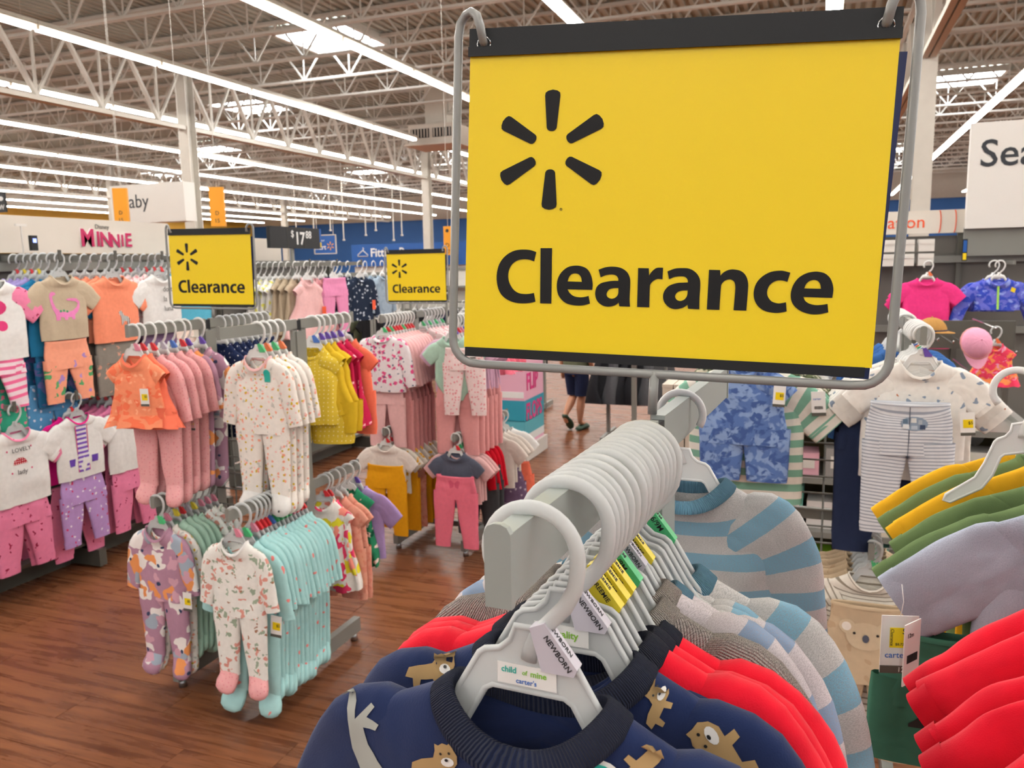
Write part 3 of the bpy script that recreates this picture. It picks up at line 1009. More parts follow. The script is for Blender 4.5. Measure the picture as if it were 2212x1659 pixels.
GLYPHS = [[[(-111.4,-48.8,1),(-117.1,-47.1),(-124.2,-46.8),(-131.3,-47.8),(-137.9,-51.0),(-143.4,-56.2),(-146.8,-62.7),(-148.2,-71.2),(-147.1,-80.4),(-143.7,-87.6),(-137.9,-92.4),(-129.8,-95.2),(-121.1,-95.5),(-114.8,-94.7),(-110.7,-93.5,1),(-112.4,-85.8,1),(-116.6,-86.7),(-121.3,-87.0),(-126.9,-86.3),(-132.2,-83.0),(-136.0,-77.0),(-137.3,-70.9),(-136.3,-64.8),(-133.3,-59.8),(-128.6,-56.6),(-123.1,-55.5),(-117.6,-55.8),(-113.2,-57.2,1)]],[[(-107.5,-45.2,1),(-96.9,-45.0,1),(-95.8,-94.8,1),(-106.2,-94.9,1)]],[[(-58.7,-81.3,1),(-58.6,-75.5),(-60.2,-68.8),(-63.6,-63.3),(-68.7,-60.7),(-75.2,-60.1),(-82.0,-61.8),(-87.6,-66.6),(-90.6,-72.7),(-91.2,-79.5),(-89.8,-86.2),(-85.9,-91.4),(-80.4,-94.6),(-72.6,-95.7),(-65.8,-95.2),(-60.3,-93.5,1),(-61.8,-86.8,1),(-66.1,-87.9),(-70.6,-88.2),(-75.3,-87.4),(-79.2,-84.7),(-81.3,-81.4,1)],[(-81.5,-74.4,1),(-80.5,-70.9),(-78.3,-68.0),(-74.9,-67.0),(-71.5,-67.8),(-69.2,-70.6),(-68.4,-74.4,1)]],[[(-53.7,-63.2,1),(-47.5,-60.9),(-40.8,-60.2),(-34.1,-61.1),(-28.7,-64.3),(-25.7,-69.4),(-25.0,-75.2),(-25.0,-84.8),(-24.9,-90.0),(-24.3,-94.9,1),(-33.8,-95.0,1),(-34.5,-91.7,1),(-37.8,-94.3),(-43.7,-95.7),(-49.1,-94.7),(-53.8,-91.0),(-55.9,-85.1),(-55.0,-79.1),(-51.4,-75.3),(-45.5,-73.5),(-40.3,-72.7),(-35.7,-72.6,1),(-35.9,-70.4),(-37.9,-67.9),(-42.0,-67.1),(-47.2,-67.9),(-51.6,-69.9,1)],[(-35.3,-78.9,1),(-40.0,-79.2),(-43.7,-80.6),(-45.7,-84.4),(-44.5,-87.3),(-41.0,-88.6),(-37.4,-87.3),(-35.3,-84.1)]],[[(-18.7,-60.9,1),(-9.4,-60.9,1),(-8.9,-67.2,1),(-6.4,-63.4),(-3.2,-60.7),(-0.4,-60.1),(2.9,-60.1,1),(2.9,-70.1,1),(-1.3,-69.9),(-4.9,-71.7),(-7.3,-74.7),(-7.7,-78.4),(-7.3,-94.9,1),(-18.0,-95.0,1)]],[[(6.9,-63.2,1),(12.8,-60.7),(19.2,-60.0),(25.6,-60.4),(31.1,-63.5),(34.6,-68.5),(35.5,-74.2),(35.5,-85.0),(35.9,-95.0,1),(26.3,-94.9,1),(25.6,-91.6,1),(21.8,-94.2),(15.7,-95.7),(10.2,-94.5),(5.6,-90.1),(4.1,-84.6),(5.5,-79.5),(9.2,-75.4),(15.6,-73.0),(20.6,-72.5),(24.8,-72.2,1),(24.4,-69.8),(22.1,-67.5),(17.8,-67.1),(13.1,-67.8),(8.6,-69.8,1)],[(25.1,-79.0,1),(20.2,-79.4),(16.4,-81.0),(14.5,-84.3),(16.0,-87.4),(19.3,-88.5),(22.8,-86.9),(24.8,-83.6)]],[[(42.1,-60.9,1),(51.4,-60.9,1),(51.9,-65.6,1),(54.6,-62.6),(58.7,-60.5),(63.2,-60.1),(69.1,-61.5),(73.2,-65.6),(75.2,-71.6),(75.4,-79.4),(75.2,-94.7,1),(64.6,-94.8,1),(64.9,-79.7),(64.7,-74.0),(63.6,-70.5),(61.3,-68.8),(59.2,-68.6),(56.1,-69.7),(53.5,-72.6),(52.9,-76.5),(52.8,-94.9,1),(42.2,-94.9,1)]],[[(108.7,-61.6,1),(103.8,-60.4),(99.7,-60.2),(93.0,-61.4),(86.5,-65.3),(81.8,-71.4),(80.2,-79.3),(81.7,-86.3),(85.5,-91.5),(91.2,-94.7),(98.7,-95.7),(103.5,-95.2),(108.0,-94.1,1),(106.9,-86.5,1),(103.6,-87.3),(100.2,-87.6),(95.4,-86.2),(92.1,-82.4),(91.1,-78.2),(92.2,-73.6),(95.0,-70.3),(98.9,-68.4),(103.0,-68.3),(106.9,-69.3,1)]],[[(143.3,-81.5,1),(143.7,-75.8),(143.0,-71.0),(140.6,-65.5),(136.4,-61.7),(131.7,-60.4),(127.4,-60.3),(121.3,-61.9),(115.5,-65.9),(111.6,-72.3),(110.3,-79.7),(111.6,-86.0),(115.3,-90.8),(120.9,-94.1),(127.7,-95.7),(134.3,-95.4),(141.1,-93.6,1),(140.0,-86.7,1),(135.7,-87.6),(130.4,-88.0),(125.7,-87.0),(122.2,-84.8),(120.5,-81.5,1)],[(120.7,-74.4,1),(121.9,-70.9),(124.4,-68.2),(127.9,-67.1),(131.0,-67.9),(133.1,-70.6),(133.9,-74.3,1)]]]


# ---------------------------------------------------------------- clearance signs
M_YEL = solid('yellow_print_paper', '#f6d600', 0.36, var=0.01, coat=0.1)
M_SIGNINK = solid('charcoal_print', '#222223', 0.5, var=0.03, spec=0.2)
M_BLUEP = solid('navy_print_paper', '#1b2a63', 0.45)
M_ROD = solid('grey_wire_enamel', '#8d8e8c', 0.3, spec=0.6)


def petal():
    pts = [(-4.5, 19.5), (-6.9, 47), (-6.4, 49.6), (-4, 51.2), (0, 52), (4, 51.2), (6.4, 49.6), (6.9, 47), (4.5, 19.5), (3.6, 17.8), (1.8, 16.8), (0, 16.6), (-1.8, 16.8), (-3.6, 17.8)]
    return [(x / 1000, z / 1000) for x, z in pts]


PETAL_ME = MB().plate([petal()], -0.0011, -0.0006).mesh('logo_petal')
LETTER_ME = [MB().plate([[(x / 1000, z / 1000) for x, z in smooth_loop(lp, 3)] for lp in loops], -0.0011, -0.0006).mesh('letter') for loops in GLYPHS]


def rod_path():
    L = [(-.165, .004, .133), (-.1652, -.006, .136), (-.1672, -.009, .148), (-.171, -.0075, .157), (-.177, -.004, .1615), (-.1835, -.001, .1595), (-.1885, 0, .153), (-.190, 0, .142), (-.190, 0, -.128)]
    for k in range(1, 6):
        a = math.pi + k / 6 * math.pi / 2
        L.append((-.166 + .024 * math.cos(a), 0, -.130 + .024 * math.sin(a)))
    L.append((-.160, 0, -.154))
    return L + [(-x + .002, y, z) for x, y, z in reversed(L)]


ROD_ME = MB(True).tube(rod_path(), 0.0040, 10).mesh('wire_frame')
STEM_ME = MB(True).tube([(0, 0, -.19), (0, 0, -.152)], 0.0042, 12).mesh('stem')
PAPER_ME = MB().box((0, 0, -0.0065), (.357, .0009, .264)).mesh('paper')
TOP_ME = MB().box((0, -.0005, .1355), (.358, .0042, .0235)).box((0, -.0030, .1275), (.359, .0014, .0085)).mesh('top_strip')
BOT_ME = MB().box((-.002, -.0004, -.1425), (.350, .0040, .0085)).mesh('bottom_strip')
EYE_ME = MB(True).tube([(0.0062 * math.cos(a * .5236), -.0030, 0.0062 * math.sin(a * .5236)) for a in range(13)], 0.0008, 6).mesh('eyelet')


def clearance_sign(label, M, bp_off=(0.0035, .006, -.005)):
    t = thing('clearance_sign', label, 'sign', group='clearance signs on the racks')
    t.matrix_world = M
    p = obj('paper', PAPER_ME, M_YEL, t)
    for me in LETTER_ME: obj('letter', me, M_SIGNINK, p)
    for k in range(6): obj('logo_petal', PETAL_ME, M_SIGNINK, p, (-.101, 0, .041), (0, k * math.pi / 3, 0))
    obj('trademark_dot', MB().plate([circle(-.090, -.0105, .0011), circle(-.090, -.0105, .0008)], -.0011, -.0006), M_SIGNINK, p)
    obj('back_paper', PAPER_ME, M_BLUEP, t, bp_off, (0, .03, 0))
    obj('top_strip', TOP_ME, M_BLACK, t); obj('bottom_strip', BOT_ME, M_BLACK, t)
    obj('wire_frame', ROD_ME, M_ROD, t); obj('stem', STEM_ME, M_ROD, t)
    for x in (-.165, .167): obj('eyelet', EYE_ME, M_CHROME, t, (x, 0, .1335))
    return t


def sign_matrix(v, u, z, yaw, roll, tilt):
    ax = Vector((math.cos(yaw), math.sin(yaw), 0)); up = Vector((0, 0, 1)); n = ax.cross(up)
    up = math.cos(tilt) * up + math.sin(tilt) * n
    a2 = math.cos(roll) * ax - math.sin(roll) * up; u2 = math.cos(roll) * up + math.sin(roll) * ax
    y = -(a2.cross(u2))
    M = Matrix.Identity(4)
    for i in range(3): M[i][0], M[i][1], M[i][2] = a2[i], y[i], u2[i]
    M[0][3], M[1][3], M[2][3] = v, u, z
    return M


clearance_sign('huge yellow clearance sign close by on the rack of navy sleepers', sign_matrix(-0.1292, 0.7186, 1.6051, 0.0986, 0.0426, -0.0286))
clearance_sign('yellow clearance sign beside the coral romper rack at left', sign_matrix(-2.17, 2.51, 1.562, 0.09, 0.015, 0.0))
clearance_sign('smallest yellow clearance sign above the pink outfits', sign_matrix(-2.13, 4.12, 1.50, 0.06, 0.0, 0.0))

# ---------------------------------------------------------------- department signs
M_ORANGE = solid('orange_flag', '#f0a020', 0.45, var=0.02)
M_SIGNW = solid('white_sign_face', '#e6e2db', 0.45, var=0.02)
M_SIGNBLUE = solid('blue_sign_face', '#0c55a5', 0.45, var=0.02)
M_WINK = solid('white_ink', '#f2f2f0', 0.5, var=0.01)
M_NAVYINK = solid('dark_ink', '#2a2e35', 0.5)

p = at(330, 440, Y=6.9)
t = thing('hanging_department_sign', 'white hanging board reading aby behind an orange flag', 'sign', p)
obj('board', MB().box((0, 0, 0), (1.0, 0.16, 0.40)), M_SIGNW, t)
lettering('Baby', 0.20, M_NAVYINK, t, (-.36, -0.082, 0.02), bold=0.0, depth=0.001)
for x in (-.42, .42): obj('suspension_rod', MB().bar((x, 0, .2), (x, 0, 3.6), .004, .004), M_STEEL, t)
for q, lab in ((262, 'orange aisle flag in front of the baby board'), (470, 'orange aisle flag hanging right of the baby board')):
    p = at(q, 447, Y=6.3)
    t = thing('aisle_flag', lab, 'flag', p, math.radians(28))
    f_ = obj('blade', MB().box((0, 0, 0), (0.13, 0.055, 0.36)), M_ORANGE, t)
    lettering('D', 0.05, M_NAVYINK, f_, (-0.02, -0.029, -0.06), depth=0.0005); lettering('15', 0.05, M_NAVYINK, f_, (-0.03, -0.029, -0.13), depth=0.0005)
    obj('suspension_rod', MB().bar((0, 0, .18), (0, 0, 3.6), .004, .004), M_STEEL, t)
p = at(968, 520, Y=9.5)
t = thing('aisle_flag', 'narrow orange aisle flag lettered D 17 beside the blue fascia', 'flag', p)
f_ = obj('blade', MB().box((0, 0, 0), (0.105, 0.04, 0.36)), M_ORANGE, t)
obj('emblem', MB().plate([circle(0, .125, .022)], -.022, -.0205), M_NAVYINK, f_)
lettering('D', 0.075, M_NAVYINK, f_, (-0.03, -0.022, -0.06), depth=0.0005); lettering('17', 0.07, M_NAVYINK, f_, (-0.036, -0.022, -0.14), depth=0.0005)
obj('suspension_rod', MB().bar((0, 0, .18), (0, 0, 4.2), .004, .004), M_STEEL, t)
p = at(5, 437, Y=5.2)
t = thing('hanging_arrow_sign', 'black hanging sign with white mark at the left edge', 'sign', p)
obj('board', MB().box((-.08, 0, 0), (0.24, 0.02, 0.17)), M_BLACK, t)
lettering('W', 0.06, M_WINK, t, (-0.03, -0.011, -0.045), bold=0.01); obj('emblem', MB().plate([circle(0.0, .03, .03, .02, 10)], -.0125, -.0105), M_WINK, t)

# fitting rooms fascia far back
p0, p1 = at(763, 524, Y=28.5), at(1010, 519, Y=28.5)
t = thing('fitting_room_fascia', 'blue fascia lettered Fitting Rooms with white hanger symbol', 'sign', ((p0.x + p1.x) / 2, 28.5, 0))
w = p1.x - p0.x
obj('fascia', MB().box((0, 0, 2.03), (w, 0.3, 0.86)), M_SIGNBLUE, t)
lettering('Fitting Rooms', 0.46, M_WINK, t, (-w / 2 + 0.85, -0.16, 2.12), bold=0.02, depth=0.002)
obj('hanger_symbol', MB(True).tube([(-w / 2 + 0.52, -.16, 2.34), (-w / 2 + .56, -.16, 2.30), (-w / 2 + .52, -.16, 2.24), (-w / 2 + .28, -.16, 2.05), (-w / 2 + .28, -.16, 2.0), (-w / 2 + .74, -.16, 2.0), (-w / 2 + .74, -.16, 2.05), (-w / 2 + .52, -.16, 2.24)], .018, 6), M_WINK, t)
obj('room_front', MB().box((0, 0.1, 0.8), (w, 0.12, 1.6)), M_SIGNW, t)
# framed blue panel with flower mark, far back
p = at(703, 528, Y=44.0)
t = thing('wall_banner', 'framed blue wall panel with an orange flower mark', 'sign', (p.x, 44.0, p.z))
obj('panel', MB().box((0, 0, 0), (1.5, 0.06, 1.1)), M_SIGNBLUE, t)
obj('frame', MB().box((0, -.04, .57), (1.6, .05, .05)).box((0, -.04, -.57), (1.6, .05, .05)).box((.79, -.04, 0), (.05, .05, 1.14)).box((-.79, -.04, 0), (.05, .05, 1.14)), M_STEEL, t)
lettering('mart', 0.42, M_WINK, t, (-0.75, -0.04, -0.18), bold=0.015); lettering('your', 0.2, M_WINK, t, (-.4, -.04, .25))
for k in range(6): obj('petal', PETAL_ME, M_ORANGE, t, (.38, -.03, -.1), (0, k * math.pi / 3, 0), (5, 5, 5))
for q, x in enumerate((-.6, .6)): obj('suspension_rod', MB().bar((x, 0, .55), (x, 0, 2.0), .02, .02), M_STEEL, t)


def price_board(px, py, X=None, Y=None, yaw=0.0, w=0.4, h=0.16, big='17', small='88', label='', dollar=True, pole=True):
    p = at(px, py, X=X, Y=Y)
    t = thing('price_sign', label, 'sign', p, yaw)
    b = obj('board', MB().box((0, 0, 0), (w, 0.03, h)), M_BLACK, t)
    for q in (-0.17, 0.17): obj('divider', MB().box((w * q, -0.0155, 0), (0.002, 0.002, h)), M_DGREY, b)
    s = h * 0.82
    x0 = -w * 0.02 if dollar else -w * .1
    lettering('$', s * 0.55, M_WINK, b, (x0 - s * 0.42, -0.017, h * 0.17), bold=0.008, depth=0.0006)
    lettering(big, s, M_WINK, b, (x0 - s * .06, -0.017, -h * 0.05), bold=0.022, depth=0.0006)
    lettering(small, s * 0.60, M_WINK, b, (x0 + s * 1.02, -0.017, h * 0.15), bold=0.012, depth=0.0006)
    e = obj('end_strip', MB().box((w / 2 + .006, 0, 0), (0.02, 0.032, h)), M_SIGNBLUE, t)
    obj('mark', MB().box((w / 2 + .006, -.017, -h * .3), (.013, .003, h * .25)), M_YTAG, e)
    if pole: obj('pole', MB().box((0, .025, -p.z / 2), (.02, .02, p.z)), M_GREY, t)
    return t


# ---------------------------------------------------------------- racks and gondolas
class Rack:
    def __init__(self, label, O, yaw, sp, ztop, arms, lows=(), grid=None, feet=0.32, group=None, bars=True, mid=.50):
        """posts at local x = +-sp/2; arms: (side, y_end, z)"""
        self.O, self.yaw, self.sp, self.z = Vector((O[0], O[1], 0)), yaw, sp, ztop
        t = self.t = thing('clothes_rack', label, 'rack', self.O, yaw)
        m = M_LGREY if bars == 'light' else M_GREY
        for s in (-1, 1):
            x = s * sp / 2
            f = obj('foot', MB().box((x, 0, 0.062), (0.03, feet * 2, 0.06)).box((x, -feet, 0.062), (0.026, 0.006, 0.056)), m, t)
            for q in (-1, 1): obj('glide', MB(True).tube([(x, q * (feet - .03), 0.0), (x, q * (feet - .03), 0.034)], [0.016, 0.012], 10), M_CHROME, f)
            obj('post', MB().box((x, 0, (ztop - .05) / 2 + 0.03), (0.026, 0.05, ztop - .10)), m, t)
        for z in (0.075, mid): obj('crossbar', MB().box((0, 0, z), (sp, 0.026, 0.03)), m, t)
        for (s, y, z) in arms:
            x = s * sp / 2
            sg = 1 if y > 0 else -1
            b = MB().box((x, (sg * 0.012 + y) / 2, z - 0.019), (0.0125, abs(y) - 0.012, 0.038))
            if z > ztop - 0.02: b.box((x, sg * 0.026, z - 0.14), (0.0125, 0.028, 0.21))
            else: b.box((x, sg * 0.03, z - .04), (0.02, 0.02, 0.09))
            a = obj('arm', b, m, t)
            e = [(-.0075, -.0395), (-.0075, 0.0005), (-.0055, .004), (-.002, .0055), (.002, .0055), (.0055, .004), (.0075, .0005), (.0075, -.0395)]
            obj('end_cap', MB().plate([[(x + p, z + q) for p, q in e]], y - sg * 0.001, y + sg * 0.003), m, a)
        for s in (-1, 1):
            if any(a[0] == s and a[2] > ztop - .02 for a in arms): obj('insert', MB().box((s * sp / 2, 0, ztop - 0.022), (0.011, 0.026, 0.036)), M_BLACK, t)
        if grid:
            z0, z1, n = grid
            hw = MB(True).tube([(-sp / 2, 0, 0), (sp / 2, 0, 0)], 0.0028, 6).mesh('grid_wire')
            vw = MB(True).tube([(0, 0, z0), (0, 0, z1)], 0.0030, 6).mesh('grid_wire')
            for k in range(n): obj('grid_wire', hw, M_GREY, t, (0, -0.03, lerp(z0, z1, k / (n - 1))))
            for k in range(1, 4): obj('grid_wire', vw, M_GREY, t, (-sp / 2 + sp * k / 4, -0.025, 0))

    def p(self, s, y, z=None):
        v = Matrix.Rotation(self.yaw, 3, 'Z') @ Vector((s * self.sp / 2, y, 0))
        return Vector((self.O.x + v.x, self.O.y + v.y, self.z if z is None else z))


FZ = 1.4145
FR = Rack('grey floor rack nearest the viewer holding navy red and striped sleepers', (0.0528, 0.690), math.radians(-3.0), 0.37, FZ,
          [(-1, -0.330, FZ), (-1, 0.36, FZ), (1, -0.33, FZ), (1, 0.42, FZ)], bars='light', grid=(0.3, 0.9, 8))
RA = Rack('grey floor rack at left with coral romper and aqua sleepers', (-1.993, 2.50), 0.0, 0.414, 1.37,
          [(-1, -0.385, 1.37), (-1, 0.37, 1.37), (1, -0.42, 1.37), (1, 0.37, 1.37), (-1, -0.34, 0.755), (1, -0.44, 0.775), (1, 0.36, 0.755)], grid=(0.52, 1.16, 11), feet=0.30)
RB = Rack('grey floor rack of pink outfits behind the first rack', (-1.945, 4.12), 0.0, 0.41, 1.30,
          [(-1, -0.38, 1.30), (-1, 0.38, 1.30), (1, -0.38, 1.30), (1, 0.38, 1.30), (-1, -0.40, 0.70), (1, -0.40, 0.69), (1, 0.36, 0.69)], grid=(0.2, 0.75, 9))
RE = Rack('grey floor rack with tie-dye romper and koala overalls at right', (0.03, 2.50), 0.0, 0.40, 1.385,
          [(-1, -0.40, 1.385), (-1, 0.36, 1.385), (1, -0.40, 1.385), (1, 0.36, 1.385), (.575, -0.34, 0.83)], grid=(0.22, 1.12, 19), mid=.80)

# left gondola wall with faceout arms
GX = -3.90
M_PANEL = solid('charcoal_panel', '#6d6a64', 0.55)


def gondola(label, x, y0, y1, ztop, uprights, arms, topper=None, depth=0.32, back=M_PANEL):
    t = thing('gondola_unit', label, 'shelving', (x, (y0 + y1) / 2, 0))
    L, yc = y1 - y0, (y0 + y1) / 2
    obj('back_panel', MB().box((-0.02, 0, ztop / 2 + 0.08), (0.03, L, ztop - 0.16)), back, t)
    obj('base_deck', MB().box((depth / 2, 0, 0.14), (depth, L, 0.02)), M_DGREY, t)
    obj('kick_plate', MB().box((depth * 0.5, 0, 0.065), (0.02, L, 0.13)), M_DGREY, t)
    for u in uprights:
        q = obj('upright', MB().box((0.012, u - yc, ztop / 2), (0.035, 0.032, ztop)), M_DGREY, t)
        obj('foot', MB().box((depth / 2 + .03, u - yc, 0.055), (depth + 0.06, 0.045, 0.09)), M_DGREY, q)
        obj('slot_strip', MB().box((0.0305, u - yc, ztop / 2), (0.002, 0.008, ztop - .2)), M_BLACK, q)
    for (u, z, l) in arms:
        a = obj('faceout_arm', MB().box((l / 2, u - yc, z - 0.014), (l, 0.012, 0.028)), M_GREY, t)
        obj('end_stop', MB().box((l, u - yc, z - 0.006), (0.006, 0.016, 0.050)), M_DGREY, a)
    for z in (1.62, 0.90): obj('hang_rail', MB().box((0.03, 0, z - .03), (0.02, L, 0.045)), M_GREY, t)
    return t


gc = gondola('charcoal gondola wall at far left hung with toddler outfits', GX, 1.4, 4.12, 1.66, (1.87, 3.09, 4.10),
             [(2.62, 1.648, .40), (2.99, 1.648, .40), (3.33, 1.648, .40), (3.66, 1.648, .40), (3.95, 1.648, .38), (2.65, 0.95, .42), (2.99, 0.95, .42), (3.33, 0.95, .42), (3.66, .95, .4)])
tp = tag(obj('topper_panel', MB().box((GX, 2.76, 1.757), (0.05, 2.72, 0.19)), M_CREAM), 'long cream topper panel above the left gondola', 'panel')
M_RASP = solid('raspberry_letter', '#c4145a', 0.4)
yl = [at(172, 515, X=GX + .03).y, at(285, 515, X=GX + .03).y]
zl = at(228, 518, X=GX + .03).z
lg = thing('wall_lettering', 'raspberry pink raised lettering on the cream topper', 'lettering', (GX + 0.027, (yl[0] + yl[1]) / 2, zl), math.pi / 2)
W = yl[1] - yl[0]
for k, (ch, s, dz) in enumerate((('M', 0.135, .004), ('I', 0.115, 0), ('N', 0.115, -.002), ('N', 0.105, -.008), ('I', 0.095, -.006), ('E', 0.11, -.002))):
    x = -W / 2 + W * (0.14, 0.335, 0.475, 0.655, 0.80, 0.92)[k]
    bk = obj('letter_backing', text_mesh(ch, s, bold=0.04, depth=0.003, align='CENTER', squeeze=.92), M_WINK, lg, (x, 0, dz))
    obj('letter', text_mesh(ch, s, bold=0.025, depth=0.003, align='CENTER', squeeze=.92), M_RASP, bk, (0, -0.004, 0))
lettering('Disney', 0.036, M_DGREY, lg, (-W * .2, -.001, .072))
p = at(72, 525, X=-3.72)
t = thing('shelf_camera', 'small black box with blue light on the left gondola', 'device', p, math.pi / 2)
obj('housing', MB().box((0, 0, 0), (0.035, 0.02, 0.075)), M_BLACK, t); obj('lamp', MB().box((0, -.011, .012), (.018, .004, .02)), emit('blue_led', '#3a6cff', 2.0), t)
p = at(47, 510, X=-3.80)
t = thing('sign_clip_pole', 'thin white pole with flat clip above the gondola', 'pole', p, math.pi / 2)
obj('pole', MB().box((0, 0, -.03), (0.006, 0.006, 0.17)), M_WHITE, t); obj('clip', MB().box((0, 0, .055), (0.06, 0.012, 0.012)), M_WHITE, t); obj('base', MB().box((0, 0, -.115), (0.06, 0.03, 0.014)), M_WHITE, t)

gd = gondola('grey gondola of little dresses under the seventeen dollar sign', -3.95, 4.55, 6.1, 1.62, (4.62, 6.0),
             [(4.95, 1.60, .55), (5.30, 1.60, .55), (5.65, 1.60, .55)])
_ya, _yb = at(521, 520, X=-3.98).y, at(600, 520, X=-3.98).y
tag(obj('topper_panel', MB().box((-3.98, (_ya + _yb) / 2, 1.70), (0.05, _yb - _ya, 0.17)), M_CREAM), 'short cream topper panel left of the price board', 'panel')
b0, b1 = at(583, 515, X=-3.55), at(690, 517, X=-3.55)
price_board(636, 514, X=-3.55, yaw=math.pi / 2, w=b1.y - b0.y, h=0.15, big='17', small='88', label='black price sign reading 17 88 over the little dresses')
price_board(797, 637, Y=8.0, w=0.24, h=0.125, big='10', small='42', label='black price sign reading 10 42 between far racks')
price_board(962, 637, Y=8.4, w=0.22, h=0.11, big='7', small='', label='black price sign reading 7 right of the small clearance sign')

# right gondola wall
t = thing('gondola_unit', 'dark grey gondola wall at right hung with swim shirts', 'shelving', (1.2, 6.75, 0))
obj('back_panel', MB().box((0.3, 0.02, 0.85), (3.6, 0.04, 1.7)), M_PANEL, t)
for x in (-0.02 - .24, 1.05): obj('upright', MB().box((x, -0.02, 0.88), (0.035, 0.04, 1.76)), M_DGREY, t)
for z in (1.53, 1.02): obj('hang_rail', MB().box((0.3, -0.04, z), (3.6, 0.03, 0.05)), M_GREY, t)
obj('base_deck', MB().box((0.3, -0.25, 0.14), (3.6, 0.5, 0.03)), M_DGREY, t)
for x in (-0.47, 0.02): obj('faceout_arm', MB().box((x, -.22, 1.50), (.012, .4, .026)), M_GREY, t)
t = thing('topper_panel', 'cream topper panel with orange brackets and lettering', 'panel', (0.25, 6.72, 1.80))
obj('panel', MB().box((0, 0, 0), (1.42, 0.05, 0.165)), M_CREAM, t)
M_ORINK = solid('orange_ink', '#f0592b', 0.5)
pr = at(2000, 474, Y=6.69)
lettering('wonder nation', 0.125, M_ORINK, t, (pr.x - 0.25, -0.027, -.002), bold=0.004, align='RIGHT')
for px in (2029, 2062):
    q = at(px, 472, Y=6.69)
    obj('bracket_line', MB(True).tube([(q.x - 0.25 + 0.012 * math.cos(a), -.027, .08 * math.sin(a)) for a in [math.radians(k) for k in range(-85, 90, 17)]], 0.0035, 6), M_ORINK, t)
q0 = at(2090, 390, Y=6.60)
t = thing('hanging_department_sign', 'tall white board with dark letters Sea cut by the right edge', 'sign', (q0.x + 0.6, 6.60, 2.10))
obj('board', MB().box((0, 0, 0), (1.2, 0.05, 0.72)), M_SIGNW, t)
q1 = at(2116, 335, Y=6.57)
lettering('Seasonal', 0.26, M_NAVYINK, t, (q1.x - q0.x - 0.6, -0.027, q1.z - 2.10), bold=0.008)
obj('bracket', MB().box((0, 0.03, -.45), (1.2, 0.03, 0.2)), M_GREY, t)
for k in range(8):
    tag(obj('white_package', MB().box((0, 0, 0), (0.10, 0.12, 0.085)).box((0, -.062, .02), (.08, .004, .02)), M_WHITE, None, (0.32 + (k % 4) * 0.125, 6.5, 1.53 + 0.10 * (k // 4))), 'small white package stacked under the orange lettered topper', 'package', 'white packages under the topper')
p = at(2084, 540, Y=6.45)
t = thing('shelf_tag', 'upright blue and yellow shelf tag between swim shirts', 'tag', p)
obj('holder', MB().box((0, 0, 0), (0.03, 0.01, 0.15)), M_BLACK, t); obj('blue_face', MB().box((0, -.006, .025), (0.022, 0.003, 0.08)), M_SIGNBLUE, t); obj('yellow_face', MB().box((0, -.006, -.045), (0.022, 0.003, 0.045)), M_YTAG, t)

# cardboard tower of flip flops
M_PINKC = solid('pink_card', '#f2b9cf', 0.5, var=0.03); M_TEALC = solid('teal_card', '#5fb9c9', 0.5); M_SEAC = solid('deep_teal_card', '#2f9fb8', 0.5); M_HOTP = solid('hot_pink_ink', '#e83e8c', 0.5)
t = thing('display_tower', 'pink and teal cardboard display tower lettered flip flops', 'display', (-2.375, 6.165, 0))
obj('plinth', MB().box((0, 0, 0.06), (0.50, 0.52, 0.12)), M_WHITE, t)
c = obj('carton', MB().box((0, 0, 0.60), (0.45, 0.47, 0.96)), M_PINKC, t)
obj('sea_panel', MB().box((0, 0, 0.40), (0.454, 0.474, 0.17)), M_SEAC, c); obj('shallow_panel', MB().box((0, 0, 0.26), (0.454, 0.474, 0.12)), M_TEALC, c)
obj('foam_panel', MB().box((0, 0, 0.175), (0.455, 0.475, 0.06)), M_WINK, c); obj('cloud_panel', MB().box((0.02, 0, 0.53), (0.40, 0.474, 0.05)), M_WINK, c)
obj('sun_disc', MB().plate([circle(0.12, 0.86, 0.10)], -0.238, -0.2355), solid('rose_ink', '#ee8fb5', .5), c)
lettering('FLIP', 0.19, M_HOTP, c, (0.229, -0.19, 0.62), (0, 0, math.pi / 2), bold=0.02, depth=.001, squeeze=.85); lettering('FLOPS', 0.19, M_HOTP, c, (0.229, -0.21, 0.38), (0, 0, math.pi / 2), bold=0.02, depth=.001, squeeze=.75)
lettering('P', 0.26, M_HOTP, c, (-0.16, -0.238, 0.66), bold=0.04, depth=.001)
obj('top_rim', MB().box((0, 0, 1.1), (0.47, 0.49, 0.04)), M_WHITE, t)
for x, y, z in ((-.12, -.243, .45), (0.02, -.243, .30)): obj('flip_flop_print', MB().plate([[(x + a * .5, z + b) for a, b in circle(0, 0, .06, .10, 14)]], y, y + .003), M_HOTP, c)


# ---------------------------------------------------------------- fabrics
C_NAVY = cloth('navy_fleece', '#1b2952', fuzz=0.12, weave=900.0)
C_NAVYRIB = cloth('navy_rib', '#16203f', rib=0.0021)
C_DARKRIB = cloth('midnight_rib', '#161c36', rib=0.0022)
C_RED = cloth('red_fleece', '#e6102c', fuzz=0.12, weave=900.0)
C_STRIPE = cloth('blue_grey_stripe', '#c4c1bf', stripes=(0.046, 0.46, '#76a5bd', 'v'), heather=('#8d8a88', 0.55), weave=900.0)
C_STRIPE2 = cloth('lilac_grey_stripe', '#cfc6c9', stripes=(0.052, 0.40, '#7f96b4', 'v'), heather=('#948c8e', 0.55), weave=900.0)
C_BLUERIB = cloth('blue_rib', '#6b9cb5', rib=0.0021)
C_OAT = cloth('oat_rib', '#cfc3bb', rib=0.0022, heather=('#6b6460', 0.8))
C_HGREY = cloth('heather_grey', '#bac0cf', heather=('#959cb0', 0.7), weave=900.0)
